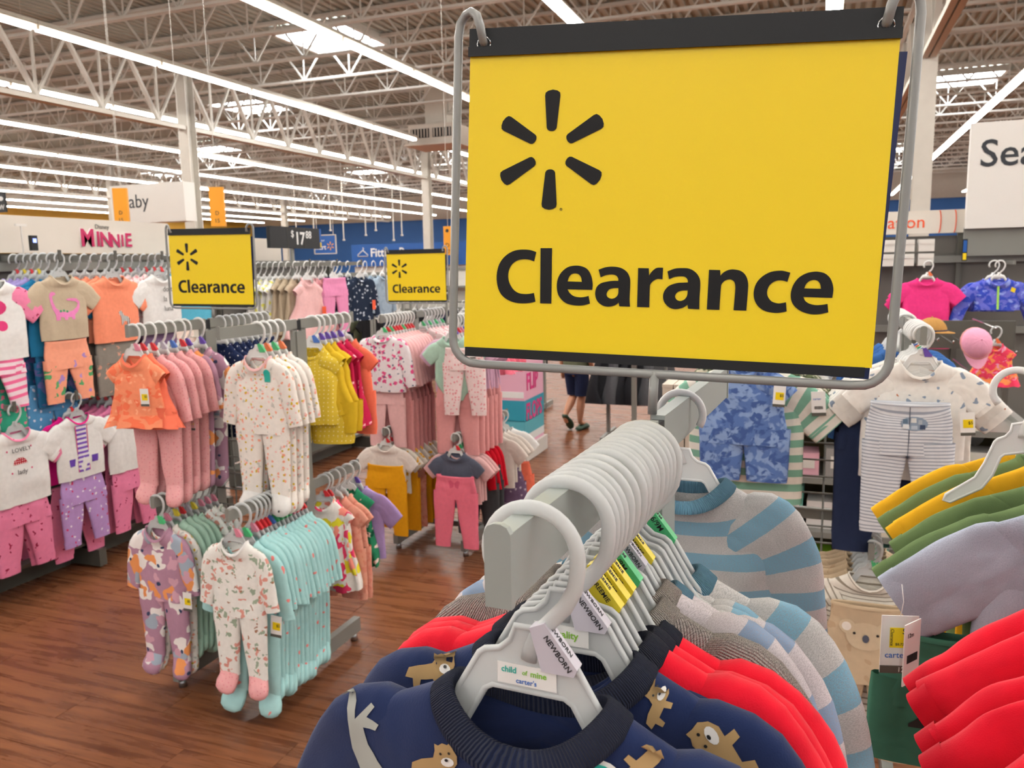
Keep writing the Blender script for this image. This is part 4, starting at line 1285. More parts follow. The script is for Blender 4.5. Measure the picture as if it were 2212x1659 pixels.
C_OLIVE = cloth('olive_jersey', '#6f8558', weave=900.0); C_MUST = cloth('mustard_jersey', '#f2b62a', weave=900.0); C_GREEN = cloth('forest_jersey', '#41735f')
C_CORAL = cloth('coral_leaf_print', '#ff9a73', dots=((26, .34, '#f77a56', 1.2, .55), (34, .22, '#ffb08c', 1.2, .4)))
C_CORALP = cloth('coral_jersey', '#ff7f62'); C_PINK = cloth('pink_speckle', '#f7b3b4', dots=((90, .16, '#e07f86', 0, .5),)); C_PINK2 = cloth('pale_pink_jersey', '#f5c3c1')
C_PINK3 = cloth('rose_jersey', '#eda6a4'); C_BLUSH = cloth('blush_print', '#f7dedb', dots=((60, .25, '#e58a93', .8, .5),))
C_LILF = cloth('lilac_big_floral', '#b98da3', dots=((15, .44, '#f3ece8', 1.1, .45), (15, .38, '#ec9a5f', .9, .30), (14, .36, '#a5b1c0', .9, .28), (17, .30, '#d3a3b4', .9, .35), (15, .10, '#3c4663', .4, .5)))
C_FLOR = cloth('cream_small_floral', '#f7efe6', dots=((48, .20, '#f0a58c', .5, .40), (48, .18, '#cfae2f', .5, .34), (44, .20, '#c9c6bd', .8, .30), (50, .16, '#f2c3bd', .5, .3)))
C_HORSE = cloth('ivory_horse_print', '#f6f3ec', dots=((30, .27, '#dd9a8d', 1.6, .45), (32, .24, '#9fae98', 1.6, .40), (34, .14, '#a8795e', 1.2, .25)))
C_AQUA = cloth('aqua_flamingo_dot', '#b2e0df', dots=((22, .11, '#ee8a86', .6, .5),)); C_MINT = cloth('mint_jersey', '#b5d6c2'); C_MINT2 = cloth('mint_leaf_print', '#a9cfb8', dots=((50, .2, '#e9f0e6', .8, .4),))
C_NAVYDOT = cloth('navy_dot', '#232d4f', dots=((46, .10, '#dfe3ea', 0, 1),)); C_YEL = cloth('yellow_dot', '#e3c341', dots=((64, .12, '#f4eab0', 0, 1),)); C_YELP = cloth('yellow_jersey', '#dcb62c')
C_RASP = cloth('raspberry_floral', '#c9244e', dots=((38, .26, '#f3b2bb', .9, .35),)); C_PINKF = cloth('white_pink_floral', '#f8eef0', dots=((34, .34, '#e0558a', .9, .45), (40, .2, '#5f6580', .9, .3)))
C_TROPIC = cloth('tropical_print', '#fbf3ec', dots=((14, .42, '#f0446f', 1.2, .45), (14, .40, '#f0e13a', 1.2, .40), (16, .3, '#ff9b8a', 1.1, .35))); C_LEAF = cloth('green_leaf_print', '#2f8a62', dots=((24, .32, '#f4d9cf', 1.2, .45), (26, .22, '#14533a', 1.1, .35)))
C_PEACH = cloth('peach_gauze', '#f0a992', tie=[(40, .55, '#e0907c')]); C_LILAC = cloth('lilac_jersey', '#b79ad1'); C_CREAM = cloth('cream_jersey', '#f4e9de'); C_MUSTP = cloth('mustard_gauze', '#f4ac1c'); C_COTTON = cloth('white_jersey', '#f3f0ec')
C_HOTPANT = cloth('bubblegum_knit', '#fb7f95'); C_SLATE = cloth('slate_jersey', '#5d6272'); C_BRED = cloth('bright_red_jersey', '#cf1428'); C_BEIGE = cloth('oatmeal_jersey', '#cbb9a0', heather=('#b7a388', .5)); C_TAN = cloth('tan_velour', '#cdb597', dots=((22, .16, '#bca184', .6, .35),))
C_PDINO = cloth('peach_dino_pant', '#fba88a', dots=((20, .24, '#5aa36c', 1.3, .32), (22, .22, '#b08bc9', 1.2, .28))); C_TEALT = cloth('petrol_jersey', '#2a7ca8'); C_TEALP = cloth('petrol_print', '#2f76a6', tie=[(30, .55, '#6f6fae')]); C_SKYP = cloth('sky_stars', '#5f9fd0', dots=((40, .2, '#e7e3f0', .4, .4),))
C_LILT = cloth('lilac_tee', '#a99ad3'); C_GREYP = cloth('grey_print_pant', '#8d857c', dots=((30, .2, '#cf9a86', 1, .35),)); C_PLUM = cloth('plum_pant', '#7d6484'); C_CORALT = cloth('coral_tee', '#ff9a78'); C_PINKP = cloth('pink_bug_pant', '#f58bb0', dots=((30, .14, '#a7284a', 1.2, .4),)); C_MAG = cloth('magenta_jersey', '#e01f86')
C_LILP = cloth('lilac_dot_pant', '#c29bd6', dots=((36, .16, '#f6eef6', .4, .4), (36, .14, '#d23a70', .4, .3))); C_PSTRIPE = cloth('pink_stripe_pant', '#fbe3ea', stripes=(.03, .45, '#ee6f9c', 'v')); C_AQGREEN = cloth('green_pink_print', '#3fae8c', dots=((26, .25, '#ee7f9f', 1, .4),))
C_TIE = cloth('indigo_tie_dye', '#8ba5d2', tie=[(26, .50, '#5a76b0'), (34, .56, '#465f98')]); C_GSTR = cloth('green_stripe', '#efe9de', stripes=(.036, .5, '#7fae98', 'v')); C_CAMO = cloth('camo', '#6a7256', tie=[(24, .52, '#3d4636'), (30, .6, '#c9c2ae')]); C_WPRINT = cloth('white_icon_print', '#f4efe8', dots=((26, .14, '#8a98ab', .8, .4), (24, .10, '#b5653a', .8, .25)))
C_GPIN = cloth('grey_pinstripe', '#dfe1e6', stripes=(.0095, .36, '#9aa0ad', 'v')); C_WSTR = cloth('ivory_stripe', '#f2ebdf', stripes=(.017, .26, '#9a8f80', 'v')); C_TRACT = cloth('ivory_tractor_print', '#f0e9dd', dots=((16, .25, '#3a4254', .6, .3), (18, .16, '#c9453a', .6, .3)))
C_HPINK = cloth('neon_pink_swim', '#f6408c'); C_BTIE = cloth('blue_violet_tie_dye', '#6e74d8', tie=[(22, .5, '#3b50c0'), (30, .62, '#93a4e8')]); C_PTIE = cloth('coral_tie_dye', '#f9476a', tie=[(26, .55, '#fb9a5a'), (30, .63, '#f7a4c8')]); C_NCORAL = cloth('neon_coral_swim', '#ff7e6e'); C_BLACKC = cloth('black_jersey', '#1f1f22'); C_NAVYC = cloth('navy_jersey', '#2a3450'); C_OLV2 = cloth('olive_drab', '#5c5f4a'); C_GREYC = cloth('charcoal_jersey', '#4a4a4c'); C_DENIM = cloth('pale_denim', '#9fb0bf', tie=[(18, .55, '#8a9cad')]); C_NAVYFL = cloth('navy_floral', '#263043', dots=((36, .24, '#c9d2dd', .9, .4),)); C_SAGE = cloth('sage_floral', '#9fc9bd', dots=((30, .25, '#4f7f77', 1, .4), (30, .2, '#f0a58c', 1, .25)))
C_BLUEJ = cloth('denim_blue_jersey', '#3f6aa8'); C_SKYT = cloth('cyan_jersey', '#5fb7d3')


def hang_row(R, s, ys, style, mat, name, label, cat, z=None, scale=1.0, clip=None, yaw=0.0, hlabel=None, var=None, white=False, over=None, jit=0.03, hang=True):
    """a run of like garments on one arm, each on its own hanger"""
    rnd = random.Random(hash_(label))
    out = []
    for k, y in enumerate(ys):
        p = R.p(s, y, z) if isinstance(R, Rack) else Vector((R[0] + y, R[1], R[2]))
        a = yaw + (R.yaw if isinstance(R, Rack) else 0) + rnd.uniform(-jit, jit)
        v = rnd.randrange(3) if var is None else var
        many = len(ys) > 1
        garment(name, label + (', %s from the front' % ORD[order(ys, k)] if many else ''), cat, style, mat, p, a, v, scale * rnd.uniform(.97, 1.03), group=label if many else None, over=over)
        if hang:
            cc = clip[k % len(clip)] if isinstance(clip, (list, tuple)) else clip
            hanger(p, a, 'hanger of the ' + (ORD[order(ys, k)] + ' ' if many else '') + (hlabel or label), group='hangers of the ' + label if many else None, clip=cc, scale=scale, white=white)


def order(ys, k):
    """0 for the garment nearest the shopper"""
    return k if ys[0] < ys[-1] or ys[0] < 0 else k


def hash_(s):
    h = 7
    for c in s: h = (h * 31 + ord(c)) % 1000003
    return h


def span(a, b, n): return [a + (b - a) * k / max(1, n - 1) for k in range(n)]


# ---------------------------------------------------------------- nearest rack, left arm
def fy(u): return u - 0.690 + 0.0


def dog(parent, key, spots, tanm, whitem):
    """little tan dogs printed on navy fleece: (x, z, angle, size)"""
    body = [(-.020, -.002), (-.017, .005), (-.008, .007), (.002, .007), (.005, .012), (.006, .017), (.009, .0155), (.013, .017), (.017, .0155), (.020, .017), (.021, .012), (.023, .007), (.021, .001), (.016, -.003), (.010, -.003), (.011, -.010), (.006, -.0105), (.004, -.004), (-.006, -.004), (-.008, -.011), (-.013, -.0105), (-.013, -.003)]
    muz = circle(.0137, .0032, .0056, .0036, 12)
    nose = circle(.0137, .0050, .0016, .0012, 7)
    for x, z, a, s in spots:
        f = lambda P: [(x + s * (p * math.cos(a) - q * math.sin(a)), z + s * (p * math.sin(a) + q * math.cos(a))) for p, q in P]
        d = project_print('dog_print', [f(body)], tanm, parent, key, 1, 0.0010)
        project_print('dog_muzzle', [f(muz)], whitem, d, key, 0, 0.0016)
        project_print('dog_nose', [f(nose)], M_INK, d, key, 0, 0.0021)
        for ex in (.0100, .0174): project_print('dog_eye', [f(circle(ex, .0098, .0011, n=7))], M_INK, d, key, 0, 0.0018)


C_TANP = cloth('tan_print', '#b5966a'); C_GREYPR = cloth('grey_print', '#a9aaa4')
C_LINING = cloth('grey_lining', '#8b8b88', heather=('#6f6f6e', .6))
NAVM = {'collar': C_NAVYRIB, 'cuff': C_NAVYRIB}
PRAMO = dict(nd=0.026)


def round_sticker(parent, key, x, z, r=0.017):
    s = project_print('round_sticker', [circle(x, z, r, n=22)], M_CARD, parent, key, 1, 0.0016)
    project_print('sticker_disc', [circle(x, z, r * .87, n=20)], solid('teal_ink', '#25b3a4', 0.5), s, key, 1, 0.0022)
    txt = 'new! easy feature'
    for k, ch in enumerate(txt):
        if ch == ' ': continue
        a = math.radians(150 - k * 8.2)
        h = BV[key].ray_cast(Vector((x + r * .66 * math.cos(a), -.4, z + NZ + r * .66 * math.sin(a))), Vector((0, 1, 0)))
        y = h[0].y if h[0] is not None else -.02
        lettering(ch, r * 0.30, M_WINK, s, (x + r * .66 * math.cos(a), y - .0031, z + NZ + r * .66 * math.sin(a)), (0, math.pi / 2 - a, 0), bold=.012, depth=.0001, align='CENTER')


p = FR.p(-1, fy(0.394)); ya = FR.yaw
g, key = garment('baby_sleeper', 'foremost navy fleece sleeper with tan dogs at the bar end', 'sleeper', 'pram', C_NAVY, p, ya, 0, parts=True, hi=True, mats=NAVM, over=PRAMO)
dog(g, key, [(-.053, -.049, .3, .8), (.070, -.020, -2.4, .7), (.115, -.085, 2.6, 1.1), (-.02, -.12, .3, 1.0), (.06, -.14, -.4, 1.0), (-.09, -.16, .2, 1.0)], C_TANP, C_COTTON)
cat = [(-.088, -.072), (-.084, -.068), (-.078, -.075), (-.077, -.086), (-.066, -.074), (-.063, -.076), (-.068, -.083), (-.058, -.086), (-.060, -.090), (-.070, -.090), (-.066, -.101), (-.058, -.110), (-.048, -.118), (-.055, -.128), (-.072, -.124), (-.080, -.108), (-.083, -.088), (-.086, -.074)]
project_print('animal_print', [[(x * .9 - .040, z * .9 + .044) for x, z in cat]], C_GREYPR, g, key, 1, .0010)
for x in (-.022, -.010, -.001): project_print('paw_mark', [[(x, -.038), (x + .003, -.035), (x + .0055, -.036), (x + .003, -.046), (x, -.047)]], C_COTTON, g, key, 0, .0012)
round_sticker(g, key, .046, -.038)
obj('placket', MB(True).tube([(0.012, -.0225, NZ - .046), (.012, -.027, NZ - .10), (.012, -.028, NZ - .20)], .0016, 6), C_NAVYRIB, g)
hanger(p, ya, 'translucent hanger alone at the bar end in the foremost navy sleeper', clip='white', word='NEWBORN', detail=True, sticker='full')
p = FR.p(-1, fy(0.450))
g, key = garment('baby_sleeper', 'second navy fleece sleeper with dogs just behind the foremost', 'sleeper', 'pram', C_NAVY, p, ya + .02, 1, parts=True, hi=True, mats=NAVM, over=PRAMO)
dog(g, key, [(-.088, -.026, .1, .8), (.064, -.022, 1.2, .6), (.106, -.040, 2.2, 1.0), (-.03, -.12, .3, 1.0)], C_TANP, C_COTTON)
round_sticker(g, key, .040, -.045)
hanger(p, ya + .02, 'translucent hanger lettered quality in the second navy sleeper', clip='white', word='NEWBORN', detail=True, sticker='quality')
for k, (u, cl, w) in enumerate(((.480, 'yellow', 'PREEMIE'), (.495, 'yellow', 'PREEMIE'), (.510, 'yellow', 'PREEMIE'))):
    p = FR.p(-1, fy(u))
    lab = ('front red fleece sleeper with navy collar behind the navy ones', 'middle of the three red sleepers with navy collar', 'rearmost of the three red sleepers with navy collar')[k]
    garment('baby_sleeper', lab, 'sleeper', 'pram', C_RED, p, ya + (.02, -.015, .03)[k], k, scale=1.0 + .02 * k, parts=True, hi=True, mats={'collar': C_DARKRIB, 'cuff': C_DARKRIB})
    hanger(p, ya, 'translucent hanger with yellow preemie clip in the %s red sleeper' % ORD[k], None, clip=cl, word=w, detail=True)
p = FR.p(-1, fy(.528))
garment('baby_shirt', 'oatmeal ribbed shirt between the red sleepers and the striped shirts', 'shirt', 'longtee', C_OAT, p, ya, 1, scale=.95, parts=True, hi=True)
hanger(p, ya, 'translucent hanger with green clip in the oatmeal shirt', clip='green', word='6/9M', detail=True)
for k, (u, cl, w, lab, m, sc, yw) in enumerate((
        (.566, 'yellow', 'PREEMIE', 'lilac grey shirt with dull blue stripes behind the oatmeal one', C_STRIPE2, .98, .03),
        (.548, 'white', 'NEWBORN', 'pale striped shirt with oat collar close behind the red sleepers', C_STRIPE2, .90, .0),
        (.632, 'green', '6/9M', 'wide blue striped shirt with round teal sticker by the post', C_STRIPE, 1.08, .02))):
    p = FR.p(-1, fy(u))
    g, key = garment('baby_shirt', lab, 'shirt', 'longtee', m, p, ya + yw, k, scale=sc, parts=True, hi=True, mats={'collar': C_OAT if k == 1 else C_BLUERIB, 'cuff': C_BLUERIB})
    if k == 2: round_sticker(g, key, .050, -.075)
    hanger(p, ya + yw, 'translucent hanger in the %s striped shirt of the nearest bar' % ORD[k], clip=cl, word=w, detail=True, scale=max(.95, min(1.05, sc)))
for k, u in enumerate((.460, .470, .538, .557, .580, .594, .606, .618)):
    p = FR.p(-1, fy(u))
    garment('baby_shirt', 'small shirt squeezed between the larger ones on the nearest bar', 'shirt', 'longtee', C_NAVY if k < 2 else C_STRIPE, p, ya, k % 3, scale=.78, parts=False, hi=False, group='small shirts on the nearest bar', dz=-.034)
    hanger(p, ya, 'translucent hanger in a small shirt on the nearest bar', 'hangers of the small shirts', detail=True)
p = FR.p(-1, fy(.815))
hanger(p, ya + math.pi, 'reversed translucent hanger past the sign stem', detail=True, white=True, scale=.84)
garment('baby_shirt', 'rearmost blue striped shirt beyond the sign stem', 'shirt', 'longtee', C_STRIPE, p, ya + .02, 1, scale=.88, parts=True, hi=True, mats={'collar': C_BLUERIB, 'cuff': C_BLUERIB}, dz=.006, over=dict(sang=80, sb=.6, sw=.105))

# rack at the right edge: red tees in front, other tees behind the post
GZ = 1.375
RG = Rack('grey floor rack at the right edge with red and mustard tees', (0.518, 0.985), 0.0, 0.38, GZ,
          [(-1, -0.40, GZ), (-1, 0.44, GZ), (1, -0.40, GZ), (1, .40, GZ)], bars='light')
for k, u in enumerate((.615, .665, .715, .765, .815)):
    p = RG.p(-1, u - .985)
    lab = ('red fleece tee lowest in the right corner', 'second red fleece tee from the right corner', 'third red fleece tee from the right corner', 'fourth red fleece tee from the right corner', 'uppermost red fleece tee below the grey tee')[k]
    garment('toddler_tee', lab, 'tee', 'tee', C_RED, p, .04 * (-1) ** k, k, scale=1.04, parts=True, hi=True, over=dict(fold=.012, crumple=.010, sang=40, sl=.10, dep=.020, sdep=.9))
    hanger(p, 0, 'hanger in the %s red tee from the right corner' % ORD[k], clip='pink', detail=True, white=True)
TEES = ((1.075, C_HGREY, 'heather grey tee with price tag hanging over green tees', 1.08), (1.11, C_OLIVE, 'front olive green tee behind the grey tee', 1.10), (1.15, C_OLIVE, 'second olive green tee behind the grey tee', 1.0), (1.235, C_MUST, 'front mustard tee with a hanger arm lying across it', 1.0), (1.29, C_OLIVE, 'rear olive tee between two mustard tees', 1.03), (1.35, C_MUST, 'rearmost mustard tee at the right edge', 1.05))
for k, (u, m, lab, sc) in enumerate(TEES):
    p = RG.p(-1, u - .985)
    g, key = garment('toddler_tee', lab, 'tee', 'tee', m, p, (.03, 0, -.05, .05, .02, -.02)[k], k, scale=sc, parts=True, hi=True, over=dict(sl=.095, sang=36))
    hanger(p, 0, 'translucent hanger in the ' + lab.split(' tee')[0] + ' tee at right', clip='pink', word='0/3M', detail=True, white=True, scale=1.03)
# a hanger slung over the mustard tee, and the dark green car-print shorts below the grey tee
q = at(2000, 1040, d=1.10)
hg = hanger((q.x + .09, q.y, q.z + .15), ya, 'loose translucent hanger lying across the mustard tee', detail=True, white=True)
hg.rotation_euler = (0, math.radians(-12), ya)
q = at(1935, 1365, d=1.02)
g, key = garment('toddler_shorts', 'dark green shorts with car outlines below the grey tee', 'shorts', 'shorts', C_GREEN, (q.x + .078, q.y, q.z - NZ * .85), 0, 1, scale=.85, parts=True)
car = [(-.02, -.105), (-.012, -.098), (-.004, -.090), (.008, -.090), (.014, -.098), (.021, -.104), (.021, -.110), (-.02, -.110)]
for dx, dz in ((-.05, -.03), (.03, .02), (.05, -.04)): project_print('car_print', [[(x + dx, z + dz) for x, z in car]], M_INK, g, key, 0, .001)
q = at(1945, 1332, d=.93)
t = thing('price_tag', 'white price tag with yellow clearance sticker marked 12m', 'tag', q, .25); t.scale = (1.2,) * 3
c = obj('card', MB().box((0, 0, -.028), (.034, .0010, .058)), M_CARD, t)
obj('size_band', MB().box((0, -.0008, -.0535), (.034, .0008, .0075)), M_DGREY, c); lettering('12m', .0068, M_WINK, c, (-.001, -.0014, -.0535), bold=.008, depth=.0001)
s = obj('sticker', MB().box((.002, -.0010, -.021), (.022, .0008, .020)), M_YTAG, c); lettering('$5', .0085, M_INK, s, (.002, -.0016, -.0145), bold=.008, depth=.0001); lettering('Clearance', .0042, M_INK, s, (-.0072, -.0016, -.012), (0, math.pi / 2, 0), depth=.0001); lettering('$8.72', .0036, M_INK, s, (-.004, -.0016, -.0275), depth=.0001)
lettering('carter', .0085, solid('blue_ink', '#3b6fc0', .5), c, (-.013, -.0008, -.039), bold=.004, depth=.0001)
obj('loop', MB(True).tube([(0, 0, 0), (.003, .002, .014), (.002, .006, .03)], .0004, 5), M_CARD, t)
q = at(1972, 1348, d=.90)
t = thing('price_tag', 'second white tag with barcode turned edgeways over the first', 'tag', q, .95); t.scale = (1.2,) * 3
c = obj('card', MB().box((0, 0, -.028), (.026, .0010, .060)), M_CARD, t)
obj('barcode', barcode_mesh(.017, .008), M_INK, c, (-.008, -.0007, -.033)); lettering('12m', .006, M_INK, c, (-.009, -.0007, -.010), depth=.0001); lettering('$8.72', .0062, M_INK, c, (-.009, -.0007, -.053), depth=.0001)


# ---------------------------------------------------------------- left rack (coral romper, aqua sleepers)
def single(R, s, y, style, mat, name, label, cat, z=None, var=0, scale=1.0, mats=None, clip=None, tagat=None, yaw=0.0, over=None, hl=None, white=False, word=None, hi=False, lean=0.0):
    p = R.p(s, y, z) if isinstance(R, Rack) else Vector((R[0] + y, R[1], R[2]))
    a = yaw + (R.yaw if isinstance(R, Rack) else 0)
    g, key = garment(name, label, cat, style, mat, p, a, var, scale, parts=True, mats=mats, over=over, hi=hi, lean=lean)
    hanger(p, a, hl or ('hanger holding the ' + label), clip=clip, scale=scale, detail=True, white=white, word=word, lean=lean)
    if tagat: tag_card(g, tagat)
    return g, key


single(RA, -1, -.365, 'skirt', C_CORAL, 'baby_romper', 'coral leaf-print ruffled romper at the front of the left rack', 'romper', mats={'leg': C_CORALP, 'hem': C_CORALP, 'collar': C_CORALP}, clip='pink', tagat=(.065, -.045, -.215), white=True, scale=.98, yaw=.10, over=dict(hw=.112, cw=.09))
hang_row(RA, -1, [-.335], 'skirt', C_CORALP, 'baby_romper', 'plain coral romper close behind the ruffled one', 'romper', clip='red', white=True)
hang_row(RA, -1, span(-.29, -.15, 4), 'sleeper', C_PINK, 'baby_sleeper', 'pink speckled footed sleeper behind the coral romper', 'sleeper', clip=('red', 'white', 'blue'), white=True, scale=1.05, hlabel='a pink sleeper behind the coral romper')
hang_row(RA, -1, span(-.12, -.05, 2), 'sleeper', C_LILF, 'baby_sleeper', 'lilac floral sleeper last on the upper left arm', 'sleeper', clip='purple', white=True, scale=1.05)
for k, (x, z) in enumerate(((.075, -.30), (.10, -.26), (.06, -.33))):
    p = RA.p(-1, -.30 + .06 * k)
    t = tag_card(None, (p.x + x + .02, p.y - .03, p.z + z), .2, sticker=(k == 2))
    tag(t, ('white price card between the pink sleeper arms', 'upper white price card by the lilac sleeper', 'lower price card with sticker on the pink sleepers')[k], 'tag')
hang_row(RA, -1, span(.07, .34, 8), 'dress', C_NAVYDOT, 'baby_dress', 'navy dress with white dots on the rear left arm', 'dress', white=True, over=dict(hw=.15, fold=.012))
g, key = single(RA, 1, -.235, 'sleeper', C_FLOR, 'baby_sleeper', 'front cream floral footed sleeper with teal sticker', 'sleeper', mats={'collar': C_PINK2, 'foot': C_COTTON}, clip='green', white=True, scale=1.10, tagat=None)
project_print('teal_sticker', [[(.030, -.045), (.030, -.075), (.052, -.075), (.052, -.045), (.048, -.038), (.041, -.035), (.034, -.038)]], solid('teal_ink', '#25b3a4', .5), g, key, 1, .002)
for sx in (-1, 1):
    q = Vector((sx * .070, -.034, NZ - .475))
    obj('nose_print', MB(True).tube([(q.x, q.y - .003, q.z), (q.x, q.y - .0035, q.z - .006)], .003, 6), M_INK, g)
hang_row(RA, 1, span(-.20, -.12, 3), 'sleeper', C_FLOR, 'baby_sleeper', 'cream floral sleeper packed behind the front one', 'sleeper', clip=('orange', 'green'), white=True, scale=1.10)
single(RA, 1, .085, 'bubble', C_YEL, 'baby_romper', 'yellow dotted bubble romper turned sideways on the rear arm', 'romper', white=True, scale=1.08, yaw=.45, clip='blue', lean=.04)
hang_row(RA, 1, span(.13, .17, 2), 'bubble', C_YELP, 'baby_romper', 'plain yellow romper behind the dotted one', 'romper', white=True, clip='purple')
hang_row(RA, 1, span(.21, .26, 2), 'dress', C_RASP, 'baby_dress', 'raspberry floral dress on the rear arm beside yellow', 'dress', white=True, over=dict(hw=.14), clip='purple')
hang_row(RA, 1, [.31], 'romper', C_CORALP, 'baby_romper', 'small coral romper last on the rear right arm', 'romper', white=True)
# lower left arm
single(RA, -1, -.325, 'sleeper', C_LILF, 'baby_sleeper', 'mauve big-floral sleeper with zip low on the left', 'sleeper', z=.755, scale=1.12, clip='green', mats={'collar': cloth('mauve_rib', '#b98da3')}, tagat=(.115, -.02, -.30))
hang_row(RA, -1, [-.295], 'sleeper', C_FLOR, 'baby_sleeper', 'cream floral sleeper peeking left of the mauve one', 'sleeper', z=.755, scale=1.1, clip='pink', jit=.1)
hang_row(RA, -1, span(-.25, -.16, 4), 'sleeper', C_MINT, 'baby_sleeper', 'mint green sleeper in the lower left row', 'sleeper', z=.755, scale=1.05, clip=('yellow', 'red', 'white'))
hang_row(RA, -1, span(-.12, -.05, 3), 'sleeper', C_HORSE, 'baby_sleeper', 'ivory animal-print sleeper at the back of the lower left row', 'sleeper', z=.755, scale=1.05, clip='pink')
# lower right arm
single(RA, 1, -.415, 'sleeper', C_HORSE, 'baby_sleeper', 'ivory horse-print sleeper in front of the aqua row', 'sleeper', z=.775, scale=1.08, mats={'foot': C_PINK, 'collar': C_COTTON}, clip='pink')
g, key = single(RA, 1, -.375, 'sleeper', C_AQUA, 'baby_sleeper', 'front aqua sleeper with an orange flamingo print', 'sleeper', z=.775, scale=1.22, clip='green', tagat=(.105, -.02, -.30), yaw=.06)
fl = [(.036, -.145), (.044, -.142), (.050, -.148), (.050, -.160), (.046, -.172), (.056, -.180), (.070, -.186), (.068, -.198), (.056, -.206), (.044, -.204), (.038, -.194), (.040, -.176), (.043, -.160), (.040, -.152)]
project_print('flamingo_print', [fl], solid('orange_ink', '#f0592b', .5), g, key, 1, .0012)
hang_row(RA, 1, span(-.335, -.06, 13), 'sleeper', C_AQUA, 'baby_sleeper', 'aqua sleeper with pink dots in the lower right row', 'sleeper', z=.775, scale=1.16, clip=('pink', 'red', 'red', 'red', 'blue', 'green', 'green', 'green', 'green'), jit=.04)
for k in range(3):
    p = RA.p(1, -.30 + .07 * k, .775)
    tag(tag_card(None, (p.x + .135, p.y - .02, p.z - .315 + .015 * k), .1, sticker=(k == 1)), ('nearest price card under the aqua sleeves', 'price card with yellow sticker under the aqua sleeves', 'farthest price card under the aqua sleeves')[k], 'tag')
# lower rear arm: sun dresses
single(RA, 1, .10, 'dress', C_TROPIC, 'baby_dress', 'bright pink and yellow floral sundress behind the aqua row', 'dress', z=.755, over=dict(hw=.14), scale=.95, clip='red', yaw=.35)
hang_row(RA, 1, [.13], 'dress', C_TROPIC, 'baby_dress', 'second tropical sundress tucked behind the first', 'dress', z=.755, over=dict(hw=.14), clip='red', white=True)
hang_row(RA, 1, span(.18, .22, 2), 'romper', C_PEACH, 'baby_romper', 'peach gauze ruffle romper beside the sundresses', 'romper', z=.755, white=True, over=dict(leg=.14))
single(RA, 1, .275, 'dress', C_LEAF, 'baby_dress', 'green leaf-print dress at the end of the lower rear arm', 'dress', z=.755, over=dict(hw=.13), scale=.95, white=True, yaw=.3)
hang_row(RA, 1, [.33], 'tee', C_LILAC, 'baby_shirt', 'lilac top last on the lower rear arm', 'shirt', z=.755, white=True, clip='purple')

# ---------------------------------------------------------------- pink rack behind
g, key = single(RB, -1, -.37, 'longtee', C_PINKF, 'baby_jacket', 'white and pink floral jacket at the front of the pink rack', 'jacket', white=True, clip='green', scale=1.0)
p = RB.p(-1, -.365); garment('baby_pants', 'pale pink pants hung under the floral jacket', 'pants', 'pants', C_PINK2, (p.x, p.y + .01, p.z - .26), 0, 0, parts=True)
hang_row(RB, -1, span(-.33, -.06, 9), 'longtee', C_PINK2, 'baby_shirt', 'pale pink top in the upper left row of the pink rack', 'shirt', clip=('red', 'green', 'red', 'red'), white=True)
for k, y in enumerate(span(-.31, -.06, 6)):
    p = RB.p(-1, y)
    garment('baby_pants', 'rose pants hanging below the pale pink tops', 'pants', 'pants', C_PINK3, (p.x + .02, p.y, p.z - .27), .05 * (k % 2), k % 3, 1.05, group='rose pants hanging below the pale pink tops')
hang_row(RB, -1, span(.08, .33, 7), 'tee', C_BLUSH, 'baby_shirt', 'blush print top on the rear left arm of the pink rack', 'shirt', white=True, clip=('green', 'white'))
single(RB, 1, -.37, 'bodysuit', C_MINT, 'baby_bodysuit', 'mint bodysuit in front of pink pants', 'bodysuit', white=True, clip='purple', scale=1.05)
p = RB.p(1, -.36); g, key = garment('baby_pants', 'blush floral pants pinned beside the mint bodysuit', 'pants', 'pants', C_BLUSH, (p.x + .065, p.y - .03, p.z - .06), .15, 1, 1.0, parts=True); tag_card(g, (.05, -.03, -.09))
garment('baby_pants', 'pink pants directly below the mint bodysuit', 'pants', 'pants', C_PINK3, (p.x, p.y + .01, p.z - .24), 0, 0, 1.08, parts=True)
hang_row(RB, 1, span(-.33, -.06, 8), 'tee', cloth('lavender_pink', '#e3b7cf'), 'baby_shirt', 'orchid pink top behind the mint bodysuit', 'shirt', white=True, clip=('red', 'pink', 'blue', 'green'))
for k, y in enumerate(span(-.31, -.06, 5)):
    p = RB.p(1, y)
    garment('baby_pants', 'peach pink pants behind the mint bodysuit', 'pants', 'pants', C_PINK3, (p.x + .02, p.y, p.z - .25), -.05 * (k % 2), k % 3, 1.05, group='peach pink pants behind the mint bodysuit')
hang_row(RB, 1, span(.10, .32, 4), 'skirt', C_HOTPANT, 'baby_romper', 'hot coral ruffled romper on the rear right arm', 'romper', white=True)
# lower arms
single(RB, -1, -.385, 'tee', C_CREAM, 'baby_shirt', 'cream collared top above mustard pants', 'shirt', z=.70, scale=.88, clip='red', white=True)
p = RB.p(-1, -.40, .70); garment('baby_pants', 'mustard pants with bow tie waist low on the pink rack', 'pants', 'pants', C_MUSTP, (p.x, p.y, p.z - .085), 0, 1, 1.12, parts=True)
hang_row(RB, -1, span(-.34, -.06, 6), 'tee', cloth('white_mustard_floral', '#f7efe0', dots=((30, .3, '#eeb233', .9, .4),)), 'baby_shirt', 'white and mustard floral top in the lower row', 'shirt', z=.70, scale=.9, clip=('red', 'blue', 'green'), white=True)
for k, y in enumerate(span(-.30, -.08, 4)):
    p = RB.p(-1, y, .70)
    garment('baby_pants', 'mustard pants behind the bow-tied pair', 'pants', 'pants', C_MUSTP if k != 1 else C_PEACH, (p.x + .03, p.y, p.z - .09), 0, k % 3, 1.1, group='mustard pants behind the bow-tied pair')
